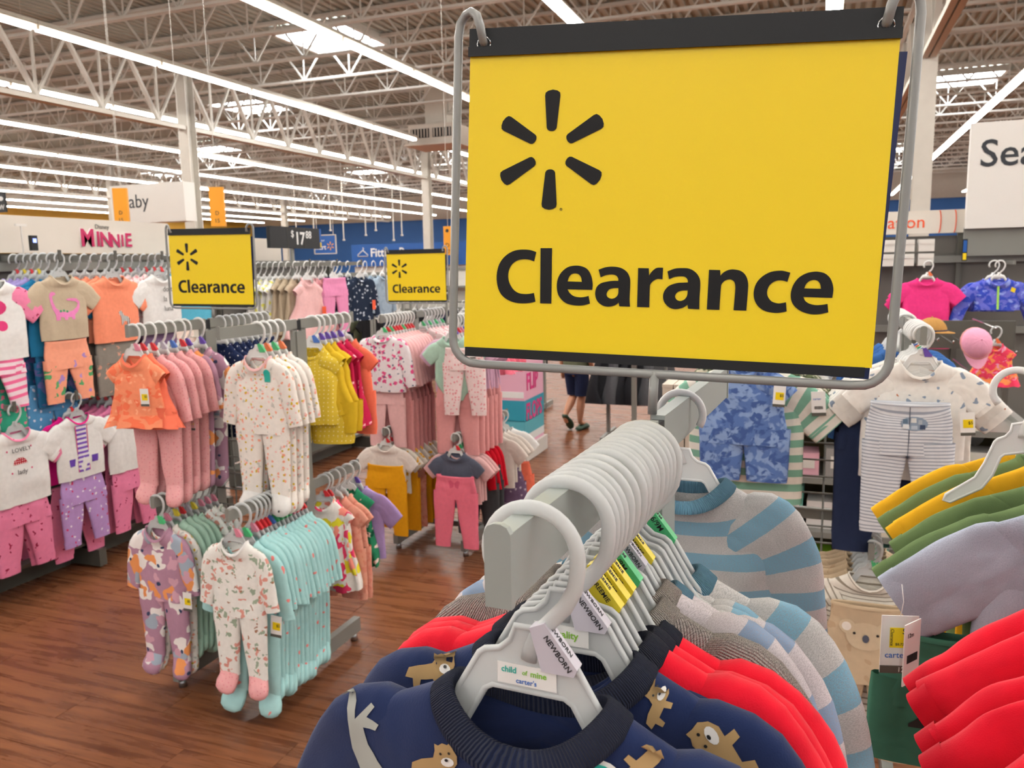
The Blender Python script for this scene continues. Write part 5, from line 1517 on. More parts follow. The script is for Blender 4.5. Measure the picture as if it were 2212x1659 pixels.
single(RB, 1, -.385, 'bodysuit', C_SLATE, 'baby_bodysuit', 'slate grey bodysuit behind bubblegum pants', 'bodysuit', z=.69, scale=.95, clip='red', white=True)
p = RB.p(1, -.40, .69); g, key = garment('baby_pants', 'bubblegum pink pants with butterfly stitching', 'pants', 'pants', C_HOTPANT, (p.x, p.y, p.z - .105), 0, 2, 1.12, parts=True)
for sx in (-1, 1):
    project_print('butterfly_wing', [[(0, -.03), (sx * .018, -.015), (sx * .030, -.022), (sx * .024, -.040), (sx * .020, -.055), (sx * .006, -.048)]], cloth('stitch_rose', '#e0607c'), g, key, 1, .0012)
hang_row(RB, 1, span(-.35, -.27, 3), 'tee', C_PINK2, 'baby_shirt', 'pale pink tee behind the slate bodysuit', 'shirt', z=.69, scale=.92, clip='green', white=True)
hang_row(RB, 1, span(-.23, -.08, 4), 'longtee', C_BRED, 'baby_shirt', 'bright red top at the back of the lower right row', 'shirt', z=.69, scale=.9, clip=('blue', 'red'), white=True)
for k, y in enumerate((-.22, -.15)):
    p = RB.p(1, y, .69)
    garment('baby_pants', 'charcoal pants under the bright red tops', 'pants', 'pants', C_GREYC, (p.x + .05, p.y, p.z - .10), 0, k, 1.1, group='charcoal pants under the bright red tops')
single(RB, 1, .30, 'tee', C_COTTON, 'baby_shirt', 'white ruffled top on the far low arm by the tower', 'shirt', z=.69, scale=1.0, white=True, yaw=.5)
hang_row(RB, 1, span(.12, .24, 3), 'tee', C_CREAM, 'baby_shirt', 'ivory top behind the white ruffled one', 'shirt', z=.69, white=True)
p = RB.p(1, .30, .69); garment('baby_shorts', 'orange shorts under the white ruffled top', 'shorts', 'shorts', C_CORALP, (p.x + .05, p.y, p.z - .20), .5, 0, 1.1, parts=True)
p = RB.p(1, .20, .69); garment('baby_shorts', 'plum print shorts under the ivory tops', 'shorts', 'shorts', cloth('plum_print', '#7d6484', dots=((40, .2, '#d9c6d6', .8, .4),)), (p.x + .02, p.y, p.z - .20), .4, 1, 1.2, parts=True)

# ---------------------------------------------------------------- left gondola: outfits on faceout arms, fronts to +X
Y90 = math.pi / 2


def face(u, z, d, style, mat, name, label, cat, **kw):
    return single((GX, u, z), 0, d, style, mat, name, label, cat, yaw=Y90, **kw)


def face_row(u, z, ds, style, mat, name, label, cat, **kw):
    hang_row((GX, u, z), 0, ds, style, mat, name, label, cat, yaw=Y90, **kw)


def below(u, z, d, drop, style, mat, name, label, cat, scale=1.2, var=0, parts=True, group=None):
    return garment(name, label, cat, style, mat, (GX + d, u, z - drop), Y90, var, scale, parts=parts, group=group, over=dict(leg=.11 if z > 1.2 else .15) if style == 'pants' else None)


TZ, BZ = 1.648, .95
# tan tee with a pink long-necked dinosaur
g, key = face(2.99, TZ, .39, 'tee', C_BEIGE, 'toddler_tee', 'tan tee with a pink long-necked dinosaur print', 'tee', scale=1.04)
dino = [(-.082, -.095), (-.078, -.080), (-.064, -.072), (-.050, -.076), (-.046, -.086), (-.058, -.090), (-.066, -.096), (-.064, -.120), (-.052, -.150), (-.028, -.168), (.006, -.172), (.040, -.166), (.062, -.150), (.070, -.132), (.058, -.122), (.030, -.118), (.010, -.116), (.008, -.108), (.034, -.106), (.066, -.108), (.082, -.124), (.080, -.150), (.066, -.172), (.048, -.186), (.046, -.208), (.030, -.208), (.028, -.196), (.006, -.196), (.004, -.208), (-.012, -.208), (-.014, -.196), (-.032, -.192), (-.034, -.208), (-.056, -.208), (-.058, -.180), (-.072, -.150), (-.080, -.115)]
project_print('dinosaur_print', [dino], cloth('print_pink', '#f28fc6'), g, key, 1, .0014)
for x, z in ((-.03, -.165), (-.012, -.163), (.006, -.168)): project_print('spot_print', [circle(x, z, .006, n=8)], cloth('print_green', '#4f9f74'), g, key, 0, .002)
below(2.99, TZ, .385, .30, 'pants', C_PDINO, 'toddler_pants', 'peach dinosaur-print pants under the tan tee', 'pants', 1.25)
face_row(2.99, TZ, span(.34, .28, 2), 'tee', C_TEALT, 'toddler_tee', 'petrol blue tee behind the dinosaur tee', 'tee', scale=1.2, jit=.12)
face_row(2.99, TZ, span(.23, .08, 4), 'tee', C_LILT, 'toddler_tee', 'lilac tee deep on the dinosaur arm', 'tee', scale=1.15, clip=('yellow', 'red'))
for k, d in enumerate(span(.33, .12, 4)): below(2.99, TZ, d, .30, 'pants', (C_TEALP, C_TEALP, C_SKYP, C_PLUM)[k], 'toddler_pants', ('petrol patterned pants beside the dinosaur pants', 'second petrol patterned pants deeper on the arm', 'sky blue star pants under the lilac tees', 'plum pants under the lilac tees')[k], 'pants', 1.3, k % 3, False)
below(2.95, TZ, .30, .52, 'shorts', C_SKYP, 'toddler_pants', 'sky blue star cuffs hanging lowest under the dinosaur outfit', 'pants', 1.2)
# pink and white raglan at the left edge
g, key = face(2.62, TZ, .39, 'tee', C_COTTON, 'toddler_tee', 'white tee with pink sleeves cut by the left edge', 'tee', scale=1.2, mats={'sleeve': C_PINKP, 'cuff': C_PINKP})
project_print('swirl_print', [circle(.0, -.10, .045, .03), circle(.02, -.17, .025, .02)], cloth('print_raspberry', '#e2457f'), g, key, 1, .0014)
below(2.62, TZ, .385, .30, 'pants', C_PSTRIPE, 'toddler_pants', 'pink striped pants at the left edge', 'pants', 1.2)
below(2.62, TZ, .34, .46, 'shorts', C_AQGREEN, 'toddler_pants', 'green and pink print pants hanging low at the left edge', 'pants', 1.2)
face_row(2.62, TZ, span(.32, .10, 4), 'tee', C_LILT, 'toddler_tee', 'lilac tee behind the raglan tee at the left edge', 'tee', scale=1.15)
# coral zebra tee
g, key = face(3.33, TZ, .37, 'tee', C_CORALT, 'toddler_tee', 'coral tee with a small zebra print at the hem', 'tee', scale=1.15)
zb = [(.0, -.165), (.012, -.155), (.020, -.160), (.030, -.180), (.052, -.186), (.060, -.200), (.058, -.225), (.046, -.225), (.044, -.208), (.026, -.206), (.020, -.225), (.010, -.225), (.010, -.185)]
project_print('zebra_print', [zb], cloth('zebra_stripe', '#f1eee9', stripes=(.009, .45, '#3c3c40', 'u')), g, key, 1, .0014)
face_row(3.33, TZ, span(.32, .10, 4), 'tee', C_CORALT, 'toddler_tee', 'plain coral tee behind the zebra tee', 'tee', scale=1.15, jit=.08)
for k, d in enumerate(span(.35, .10, 5)): below(3.33, TZ, d, .30, 'pants', C_GREYP, 'toddler_pants', 'grey print pants under the coral tees', 'pants', 1.3, k % 3, False, 'grey print pants under the coral tees')
g, key = face(3.66, TZ, .37, 'tee', C_COTTON, 'toddler_tee', 'white tee with grey script lettering left of the yellow sign', 'tee', scale=1.1, clip='red')
for k, w in enumerate(('dotty', 'la', 'luna')): lettering(w, .038, M_DGREY, g, (-.01, -.024, NZ - .075 - .05 * k), depth=.0003)
face_row(3.66, TZ, span(.32, .08, 5), 'tee', C_BLUSH, 'toddler_tee', 'blush ruffled tee behind the script tee', 'tee', scale=1.1, clip=('red', 'red', 'white'))
for k, d in enumerate(span(.33, .10, 3)): below(3.66, TZ, d, .28, 'pants', C_PLUM, 'toddler_pants', 'plum pants under the blush tees', 'pants', 1.2, k % 3, False, 'plum pants under the blush tees')
face_row(3.95, TZ, span(.34, .08, 6), 'tee', C_SKYT, 'toddler_tee', 'cyan tee hidden behind the left yellow sign', 'tee', scale=1.1)
# lower arms
g, key = face(2.65, BZ, .41, 'tee', C_COTTON, 'toddler_tee', 'white tee reading lovely lady with a ladybird', 'tee', scale=1.16, mats={'collar': C_PINKP, 'cuff': C_PINKP})
lettering('LOVELY', .024, M_INK, g, (-.042, -.0225, NZ - .075), depth=.0003); lettering('lady', .028, M_INK, g, (-.028, -.024, NZ - .165), depth=.0003)
project_print('ladybird_print', [[(-.036, -.135), (-.030, -.118), (-.012, -.108), (.010, -.110), (.024, -.122), (.028, -.135)]], cloth('ladybird_red', '#c01f33', dots=((110, .25, '#f4e6e2', 0, 1),)), g, key, 1, .0014)
for x, z in ((-.055, -.075), (.050, -.07), (-.045, -.165), (.045, -.16)): project_print('heart_print', [circle(x, z, .004, n=8)], cloth('print_raspberry', '#e2457f'), g, key, 0, .0014)
below(2.65, BZ, .40, .29, 'pants', C_PINKP, 'toddler_pants', 'pink bug-print pants under the ladybird tee', 'pants', 1.3)
face_row(2.65, BZ, span(.34, .10, 4), 'tee', C_COTTON, 'toddler_tee', 'white tee behind the ladybird tee', 'tee', scale=1.12, clip='red')
for k, d in enumerate(span(.36, .12, 3)): below(2.65, BZ, d, .30, 'pants', C_PINKP, 'toddler_pants', 'pink pants deeper on the ladybird arm', 'pants', 1.3, k % 3, False, 'pink pants deeper on the ladybird arm')
g, key = face(2.99, BZ, .41, 'tee', C_COTTON, 'toddler_tee', 'white coat-style tee with purple striped front', 'tee', scale=1.06, mats={'collar': C_MAG})
project_print('striped_front', [[(-.030, -.045), (.026, -.045), (.034, -.27), (-.030, -.27)]], cloth('purple_white_stripe', '#f2edf3', stripes=(.022, .5, '#7a55b8', 'v')), g, key, 2, .0012)
for x in (-.034, .030): project_print('lapel_line', [[(x, -.045), (x + .004, -.045), (x + .008, -.27), (x + .004, -.27)]], C_MAG, g, key, 1, .0016)
for x in (-.062, .064): project_print('pocket_print', [[(x - .018, -.20), (x + .018, -.20), (x + .015, -.235), (x - .015, -.235)]], cloth('pocket_purple', '#6f4bb5'), g, key, 1, .0014)
below(2.99, BZ, .40, .29, 'pants', C_LILP, 'toddler_pants', 'lilac dotted pants with magenta cuffs under the coat tee', 'pants', 1.25)
below(2.99, BZ, .34, .33, 'pants', C_PINKP, 'toddler_pants', 'pink pants with magenta cuffs behind the lilac dotted pair', 'pants', 1.35, 1)
face_row(2.99, BZ, span(.36, .10, 5), 'tee', C_MAG, 'toddler_tee', 'magenta tee behind the coat-style tee', 'tee', scale=1.12, clip=('red', 'pink'))
g, key = face(3.33, BZ, .39, 'tee', C_COTTON, 'toddler_tee', 'white tee with pink piping below the coral romper', 'tee', scale=1.16, mats={'cuff': C_PINKP})
below(3.33, BZ, .38, .30, 'pants', C_PINKP, 'toddler_pants', 'pink pants below the white piped tee', 'pants', 1.3)
face_row(3.33, BZ, span(.33, .10, 5), 'tee', cloth('candy_pink', '#ee86b0'), 'toddler_tee', 'candy pink tee behind the white piped tee', 'tee', scale=1.12, clip='red')
for k, d in enumerate(span(.33, .10, 4)): below(3.33, BZ, d, .30, 'pants', C_PINKP, 'toddler_pants', 'pink print pants deeper beside the left rack', 'pants', 1.3, k % 3, False, 'pink print pants deeper beside the left rack')
face_row(3.66, BZ, span(.36, .08, 5), 'tee', C_PINK3, 'toddler_tee', 'rose tee low behind the left rack', 'tee', scale=1.12)

# ---------------------------------------------------------------- dresses under the seventeen dollar sign
GX2 = -3.95
S0 = lambda u, d, style, m, name, lab, cat, **kw: single((GX2, u, 1.60), 0, d, style, m, name, lab, cat, yaw=Y90 - .2, white=True, **kw)
R0 = lambda u, ds, style, m, name, lab, cat, **kw: hang_row((GX2, u, 1.60), 0, ds, style, m, name, lab, cat, yaw=Y90, white=True, **kw)
R0(4.95, span(.10, .25, 4), 'dress', cloth('cream_yellow_floral', '#f1ede6', dots=((22, .3, '#e6df6a', 1, .4),)), 'girls_dress', 'cream and yellow floral dress on the first arm under the price board', 'dress', scale=1.2, over=dict(hw=.15))
R0(4.95, span(.30, .42, 3), 'dress', C_BEIGE, 'girls_dress', 'beige dress between the cream and pink dresses', 'dress', scale=1.15, over=dict(hw=.13))
TK = S0(4.95, .52, 'dress', C_PINK2, 'girls_dress', 'pale pink flared dress with orange ticket', 'dress', scale=1.2)
obj('price_ticket', MB().box((.08, -.045, -.30), (.032, .002, .065)), solid('orange_ink', '#f0592b', .5), TK[0])
R0(5.30, span(.20, .40, 4), 'dress', C_PINK, 'girls_dress', 'pink dress deeper behind the flared pink one', 'dress', scale=1.2, over=dict(hw=.12))
S0(5.30, .52, 'pants', cloth('pink_swim', '#f39ac4'), 'girls_leggings', 'narrow pink garment left of the navy floral top', 'leggings', scale=1.2)
R0(5.65, span(.20, .42, 4), 'longtee', C_NAVYFL, 'girls_blouse', 'navy floral top packed behind the front one', 'shirt', scale=1.1)
TK = S0(5.65, .53, 'longtee', C_NAVYFL, 'girls_blouse', 'front navy top with pale flowers', 'shirt', scale=1.15)
obj('price_ticket', MB().box((.08, -.045, -.30), (.032, .002, .065)), solid('orange_ink', '#f0592b', .5), TK[0])
R0(5.95, span(.40, .56, 3), 'longtee', C_DENIM, 'girls_blouse', 'pale denim shirt right of the navy floral top', 'shirt', scale=1.1)
for k in range(6):
    g_ = garment('girls_dress', 'sage floral dress behind the left yellow sign', 'dress', 'dress', C_SAGE, (-4.3, 5.5 + k * .06, 1.50), Y90, k % 3, 1.1, group='sage floral dress behind the left yellow sign', over=dict(hw=.11))

# ---------------------------------------------------------------- right rack (tie-dye, koala)
g, key = single(RE, -1, -.375, 'romper', C_TIE, 'toddler_romper', 'indigo tie-dye short romper with white price tag', 'romper', scale=.86, white=True, clip='orange', tagat=(.10, -.03, -.17), over=dict(hw=.128, leg=.09))
hang_row(RE, -1, span(-.33, -.26, 2), 'tee', C_GSTR, 'toddler_tee', 'green and ivory striped tee behind the tie-dye romper', 'tee', scale=1.08, white=True, over=dict(ln=.32))
p = RE.p(-1, -.30); tag(tag_card(None, (p.x + .175, p.y - .05, p.z - .165), 0, sticker=False), 'white card tag by the green striped tee', 'tag')
hang_row(RE, -1, [-.22], 'bodysuit', C_TRACT, 'baby_bodysuit', 'ivory bodysuit with little vehicles below the tie-dye romper', 'bodysuit', scale=1.25, white=True)
hang_row(RE, -1, span(-.17, -.06, 3), 'tee', C_CAMO, 'toddler_tee', 'camouflage tee deep on the tie-dye arm', 'tee', white=True)
hang_row(RE, -1, span(.08, .30, 4), 'tee', C_WPRINT, 'baby_shirt', 'white dotted top on the rear tie-dye arm', 'shirt', white=True)
g, key = single(RE, 1, -.375, 'tee', C_WPRINT, 'baby_shirt', 'white icon-print tee over grey pinstripe pants', 'shirt', scale=.78, white=True, clip='purple', over=dict(nd=.05))
p = RE.p(1, -.40)
g, key = garment('baby_pants', 'grey pinstripe pants with a car patch', 'pants', 'pants', C_GPIN, (p.x - .022, p.y - .012, p.z - .085), 0, 1, .88, parts=True, over=dict(leg=.20, ln=.14))
tag_card(g, (.135, -.01, -.12))
body = circle(.012, -.052, .033, .019, 18)
cp = project_print('car_patch', [body], cloth('patch_blue', '#8d9db0'), g, key, 1, .0013)
for x, z, w, h, m in ((-.010, -.046, .006, .006, '#5f7488'), (.010, -.043, .007, .006, '#d8d8d4'), (.026, -.047, .005, .006, '#aeb6c0'), (-.008, -.060, .008, .006, '#dfe2e4'), (.012, -.062, .008, .005, '#b4bfcc'), (.032, -.060, .007, .006, '#46526a')):
    project_print('patch_piece', [[(x - w, z - h), (x + w, z - h), (x + w * .9, z + h), (x - w * .9, z + h)]], cloth('patch' + m[1:], m), cp, key, 0, .0018)
project_print('fly_seam', [[(-.0012, -.008), (.0012, -.008), (.0012, -.15), (-.0012, -.15)]], C_SLATE, g, key, 2, .0014)
hang_row(RE, 1, span(-.33, -.18, 5), 'tee', C_WPRINT, 'baby_shirt', 'white print tee packed behind the pinstripe outfit', 'shirt', scale=.92, white=True, clip=('orange', 'blue', 'green'))
for k, y in enumerate((-.31, -.24)):
    p = RE.p(1, y); garment('baby_pants', 'midnight blue pants behind the pinstripe pair', 'pants', 'pants', C_NAVYC, (p.x - .05, p.y, p.z - .07), 0, k, 1.15, group='midnight blue pants behind the pinstripe pair')
hang_row(RE, 1, span(.06, .30, 5), 'longtee', C_BLUEJ, 'toddler_shirt', 'blue top on the rear arm past the white tees', 'shirt', scale=1.0, white=True)
# koala outfits on the lower arm
g, key = single(RE, .575, -.315, 'tee', C_WSTR, 'baby_shirt', 'ivory striped bodysuit under koala overalls', 'shirt', z=.83, scale=.86, clip='green', over=dict(nd=.045))
p = RE.p(.575, -.335, .83)
g, key = garment('baby_overalls', 'tan velour overalls with a koala face patch', 'overalls', 'pants', C_TAN, (p.x, p.y - .012, p.z - .050), 0, 2, 1.05, parts=True, over=dict(ln=.20, leg=.17, nw=.085, sw=.088, sd=.03, az=.09))
kp = project_print('koala_patch', [circle(-.005, -.075, .045, .036, 18)], cloth('koala_beige', '#d8c3a5'), g, key, 1, .0013)
for sx in (-1, 1):
    project_print('koala_ear', [circle(-.005 + sx * .042, -.053, .019, .018, 14)], cloth('koala_beige', '#d8c3a5'), kp, key, 1, .0018)
    project_print('koala_inner_ear', [circle(-.005 + sx * .044, -.053, .011, .011, 12)], C_CREAM, kp, key, 0, .0024)
    project_print('koala_eye', [circle(-.005 + sx * .026, -.068, .0035, n=8)], M_INK, kp, key, 0, .0028)
project_print('koala_nose', [circle(-.005, -.080, .008, .011, 10)], C_SLATE, kp, key, 0, .0028)
bd = garment('baby_bodysuit', 'ivory striped bodysuit bottom showing between the overall legs', 'bodysuit', 'bodysuit', C_WSTR, (p.x, p.y + .022, p.z - .10), 0, 1, 1.05, parts=True)
tag_card(g, (-.125, -.005, -.10)); 
hang_row(RE, .575, span(-.27, -.08, 6), 'tee', C_TAN, 'baby_shirt', 'tan velour top packed behind the koala overalls', 'shirt', z=.83, scale=.92, clip=('green', 'white', 'green'))
p = RE.p(1, -.20, .83); garment('baby_pants', 'charcoal pants low behind the koala overalls', 'pants', 'pants', C_GREYC, (p.x - .09, p.y, p.z - .14), 0, 0, 1.1, parts=True)

# ---------------------------------------------------------------- swim wear on the right wall
for k, (d, sc) in enumerate(((0, 1.0), (.05, 1.05), (.10, 1.1))):
    p = at(2005, 560, Y=6.33 + d)
    garment('swim_shirt', ('front neon pink swim shirt on the right wall', 'second neon pink swim shirt hanging lower', 'third neon pink swim shirt hanging lowest')[k], 'shirt', 'tee', C_HPINK, (p.x, p.y, 1.515 - .02 * k), -.1, k, 1.12 * sc, parts=(k == 0), over=dict(ln=.30 + .03 * k))
    hanger((p.x, p.y, 1.515), -.1, 'hanger of a neon pink swim shirt', 'hangers of the pink swim shirts', white=True, clip='orange', scale=1.1)
p = at(2160, 560, Y=6.33)
g, key = garment('rash_guard', 'blue and violet tie-dye zip swim top at the right edge', 'shirt', 'croptop', C_BTIE, (p.x, p.y, 1.51), -.1, 0, 1.12, parts=True)
project_print('lime_zip', [[(-.006, -.045), (.006, -.045), (.010, -.185), (-.002, -.185)]], cloth('lime_zip', '#b6ef6a'), g, key, 2, .002)
project_print('ticket', [[(.070, -.05), (.092, -.06), (.086, -.085), (.064, -.075)]], M_YTAG, g, key, 0, .002)
hanger((p.x, p.y, 1.51), -.1, 'hanger of the tie-dye zip swim top', white=True, scale=1.1)
hang_row((p.x - .02, 6.42, 1.51), 0, [0.0], 'croptop', C_BTIE, 'rash_guard', 'second violet tie-dye swim top behind the first', 'shirt', scale=1.15, white=True)
p = at(2150, 720, Y=4.6)
g, key = garment('rash_guard', 'coral tie-dye swim top beside the pink cap', 'shirt', 'skirt', C_PTIE, (p.x, p.y, p.z + .03), .1, 1, .82, parts=True); hanger((p.x, p.y, p.z + .03), .1, 'clear hanger of the coral tie-dye top', clip='orange', scale=.9)
p = at(2125, 838, Y=4.3)
garment('swim_bottom', 'neon coral bikini bottom with black sides', 'bikini', 'bikini', C_NCORAL, (p.x, p.y, p.z + .02), .1, 1, 1.0, parts=True); hanger((p.x, p.y, p.z + .02), .1, 'clear hanger of the coral bikini bottom', clip='purple', scale=.95)
for k in range(4):
    p = at(2080 + 20 * k, 900 + 12 * k, Y=4.7 + .1 * k)
    garment('rash_guard', 'pink swim garment low on the right pegs', 'shirt', 'skirt', (C_HPINK, C_PTIE, C_HOTPANT, C_PTIE)[k], (p.x, p.y, p.z + .10), .2 * k - .3, k % 3, .8, group='pink swim garments on the right pegs')


def cap(label, px, py, Y, mat, band, yaw, tilt, s=1.0):
    p = at(px, py, Y=Y)
    t = thing('baseball_cap', label, 'cap', p, yaw)
    rings, us = [], []
    for k in range(7):
        a = k / 6 * math.pi / 2
        r = .085 * math.cos(a) + .002
        rings.append([(r * math.cos(2 * math.pi * i / 18), r * math.sin(2 * math.pi * i / 18) * 1.1, .09 * math.sin(a)) for i in range(18)])
    obj('crown', MB(True).loft(rings, [-k * .02 for k in range(7)], [[.5 * i / 18 for i in range(19)]] * 7, cap1=True), mat, t)
    br = [[], []]
    m = MB(True)
    g0 = [(.083 * math.cos(math.radians(q)), .092 * math.sin(math.radians(q)), .004) for q in range(200, 341, 14)]
    g1 = [(.080 * math.cos(math.radians(q)), .092 * math.sin(math.radians(q)) - .065 * math.sin(math.radians((q - 200) / 140 * 180)), -.004) for q in range(200, 341, 14)]
    for i in range(len(g0) - 1):
        m.quad([g0[i], g0[i + 1], g1[i + 1], g1[i]]); m.quad([(x, y, z - .004) for x, y, z in (g1[i], g1[i + 1], g0[i + 1], g0[i])])
        m.quad([g1[i], g1[i + 1], (g1[i + 1][0], g1[i + 1][1], g1[i + 1][2] - .004), (g1[i][0], g1[i][1], g1[i][2] - .004)])
    obj('brim', m, mat, t); obj('band', MB(True).tube([(.086 * math.cos(a * .35), .095 * math.sin(a * .35), .006) for a in range(19)], .006, 6, cap=False), band, t)
    obj('button', MB(True).tube([(0, 0, .088), (0, 0, .096)], [.008, .004], 8), mat, t)
    t.rotation_euler = (tilt, 0, yaw); t.scale = (s, s, s)


cap('tan cap with navy band behind the white tees', 2012, 715, 4.3, cloth('tan_twill', '#b98a4e'), C_NAVYC, .9, 0, .72)
cap('pink cap hanging brim down by the coral top', 2108, 742, 4.4, cloth('pink_twill', '#f2a9c4'), C_PINK3, .2, 1.2, .8)
cap('white cap hanging right of the pinstripe pants', 2105, 905, 4.0, C_COTTON, C_COTTON, .2, 1.3, .75)
t = thing('peg_hook_set', 'chrome display pegs sticking out behind the pink cap', 'hook', at(2080, 735, Y=4.9))
obj('back_bar', MB().box((0, .36, 0), (.62, .03, .16)), M_DGREY, t)
for sx in (-.28, .28): obj('leg', MB().box((sx, .36, -t.location.z / 2 - .04), (.03, .03, t.location.z - .08)), M_DGREY, t)
for (px, py, yy) in ((2150, 720, 4.6), (2125, 838, 4.3)):
    q = at(px, py, Y=yy); L0 = t.location
    obj('peg', MB(True).tube([(q.x - L0.x, .35, q.z + .026 - L0.z), (q.x - L0.x, q.y - L0.y - .02, q.z + .026 - L0.z)], .005, 6), M_CHROME, t)
for k in range(7): obj('peg', MB(True).tube([(-.22 + .07 * k, .35, .03 - .012 * k), (-.22 + .07 * k, -.25, .03 - .012 * k), (-.22 + .07 * k, -.265, .045 - .012 * k)], .004, 6), M_CHROME, t)


# ---------------------------------------------------------------- shelves of packages behind the right rack
t = thing('shelf_unit', 'grey shelf unit of small packages behind the wire grid', 'shelving', (0.05, 3.85, 0))
obj('back_panel', MB().box((0, 0.22, 0.44), (1.5, 0.03, .88)), solid('olive_board', '#8a7c56', .6), t)
for z in (0.12, 0.36, 0.60, 0.84): obj('shelf', MB().box((0, 0, z), (1.5, 0.42, 0.025)), M_GREY, t)
for x in (-.74, .74): obj('side_panel', MB().box((x, 0, 0.44), (0.03, 0.45, .88)), M_GREY, t)
rnd = random.Random(11)
PK = [('white', '#efe9e4'), ('cream', '#e9dcc6'), ('pink', '#efb6c4'), ('red', '#cf3a3a'), ('teal', '#6fb7a8'), ('lime', '#a6e23a'), ('blue', '#3f78b8'), ('orange', '#ef8a3a'), ('mint', '#bfe0cd'), ('grey', '#9a9794')]
for zi, z in enumerate((0.1325, 0.3725, 0.6125, 0.8525)):
    x = -.68
    while x < 0.60:
        w, h = rnd.uniform(.06, .14), rnd.uniform(.09, .19)
        nm, c = rnd.choice(PK[:3] + PK)
        M1 = solid('carton_' + nm, c, .5)
        where = ('bottom', 'second', 'third', 'shirt')[zi]
        o = thing('packaged_item', '%s packaged baby item on the %s shelf behind the grid' % (nm, where), 'package', (0.05 + x + w / 2, 3.75 + rnd.uniform(-.03, .03), z), rnd.uniform(-.05, .05), '%s packages on the %s shelf' % (nm, where))
        obj('carton', MB().box((0, 0, h / 2), (w, .14, h)), M1, o)
        obj('front_label', MB().box((0, -.072, h * .55), (w * .7, .003, h * .4)), M_WHITE if nm != 'white' else solid('carton_pink', '#efb6c4', .5), o)
        x += w + rnd.uniform(.008, .03)
# upright beige cartons left of the tie-dye romper
for k in range(5):
    q = at(1452 + 24 * k, 985, Y=3.3)
    o = thing('beige_carton', '%s tall beige carton from the left beside the tie-dye romper' % ORD[k], 'carton', (q.x, 3.3, 0), 0, 'tall beige cartons in a row')
    obj('carton', MB().box((0, 0, .53), (.040, .25, 1.06)), solid('beige_card', '#d3c4b4', .6), o); obj('lid', MB().box((0, 0, 1.065), (.042, .254, .012)), solid('beige_card', '#d3c4b4', .6), o)


# ---------------------------------------------------------------- far racks
def far_rack(label, x, y, z, n, pick, glabel, style='longtee', scale=1.4, L=.8, yaw=0.0, names=('hanging_shirt', 'shirt')):
    t = thing('clothes_rack', label, 'rack', (x, y, 0), yaw)
    for s in (-1, 1):
        obj('post', MB().box((s * L / 2, 0, z / 2), (.03, .03, z)), M_GREY, t); obj('foot', MB().box((s * L / 2, 0, .04), (.03, .5, .05)), M_GREY, t)
    obj('rail', MB(True).tube([(-L / 2, 0, z), (L / 2, 0, z)], .013, 8), M_GREY, t)
    Rm = Matrix.Rotation(yaw, 3, 'Z')
    for k in range(n):
        v = Rm @ Vector((-L / 2 + L * (k + .5) / n, 0, 0))
        nm, m = pick[k % len(pick)]
        garment(names[0], '%s from the left, %s %s' % (ORD[k], nm, glabel), names[1], style, m, (x + v.x, y + v.y, z + .01), yaw + Y90 - .1, k % 3, scale, group='%s %s' % (nm, glabel))
        hanger((x + v.x, y + v.y, z + .01), yaw + Y90 - .25, 'hanger of the %s %s' % (ORD[k], glabel), 'hangers with ' + glabel, white=True, scale=scale)


DK = [('black', C_BLACKC), ('charcoal', C_GREYC), ('navy', C_NAVYC)]
q = at(1375, 700, Y=6.9)
far_rack('rack of dark clothes beyond the sign stem', q.x, 6.9, 1.45, 5, [('black', C_BLACKC), ('charcoal', C_GREYC), ('black', C_BLACKC)], 'long garment on the rack beyond the sign stem', 'dress', 2.4, .5, .0)
q = at(1400, 700, Y=5.2)
far_rack('rack of red and white tops behind the sign', q.x + .12, 5.2, 1.30, 5, [('red', C_BRED), ('white dotted', C_WPRINT)], 'top on the rack behind the sign', 'longtee', 1.0, .42, .0)
q = at(730, 675, Y=8.6)
far_rack('far rack of dark shirts left of the ten dollar sign', q.x, 8.6, 1.12, 9, DK + [('olive', C_OLV2)], 'shirt on the far rack left of the ten dollar sign', 'tee', 1.3, 1.0)
q = at(800, 672, Y=9.6)
far_rack('far rack of dark shirts under the ten dollar sign', q.x, 9.6, 1.08, 9, [('olive', C_OLV2), ('navy', C_NAVYC), ('black', C_BLACKC)], 'shirt on the far rack under the ten dollar sign', 'tee', 1.3, 1.0)
q = at(955, 670, Y=10.5)
far_rack('far rack of dark shirts right of the small clearance sign', q.x, 10.5, 1.05, 9, [('charcoal', C_GREYC), ('navy', C_NAVYC), ('black', C_BLACKC), ('white', C_COTTON)], 'shirt on the far rack right of the small clearance sign', 'tee', 1.3, 1.0)
q = at(1195, 800, Y=8.2)
far_rack('far rack of black trousers beyond the display tower', q.x - .45, 8.2, 1.2, 7, DK, 'garment beyond the display tower', 'pants', 1.8, .7)
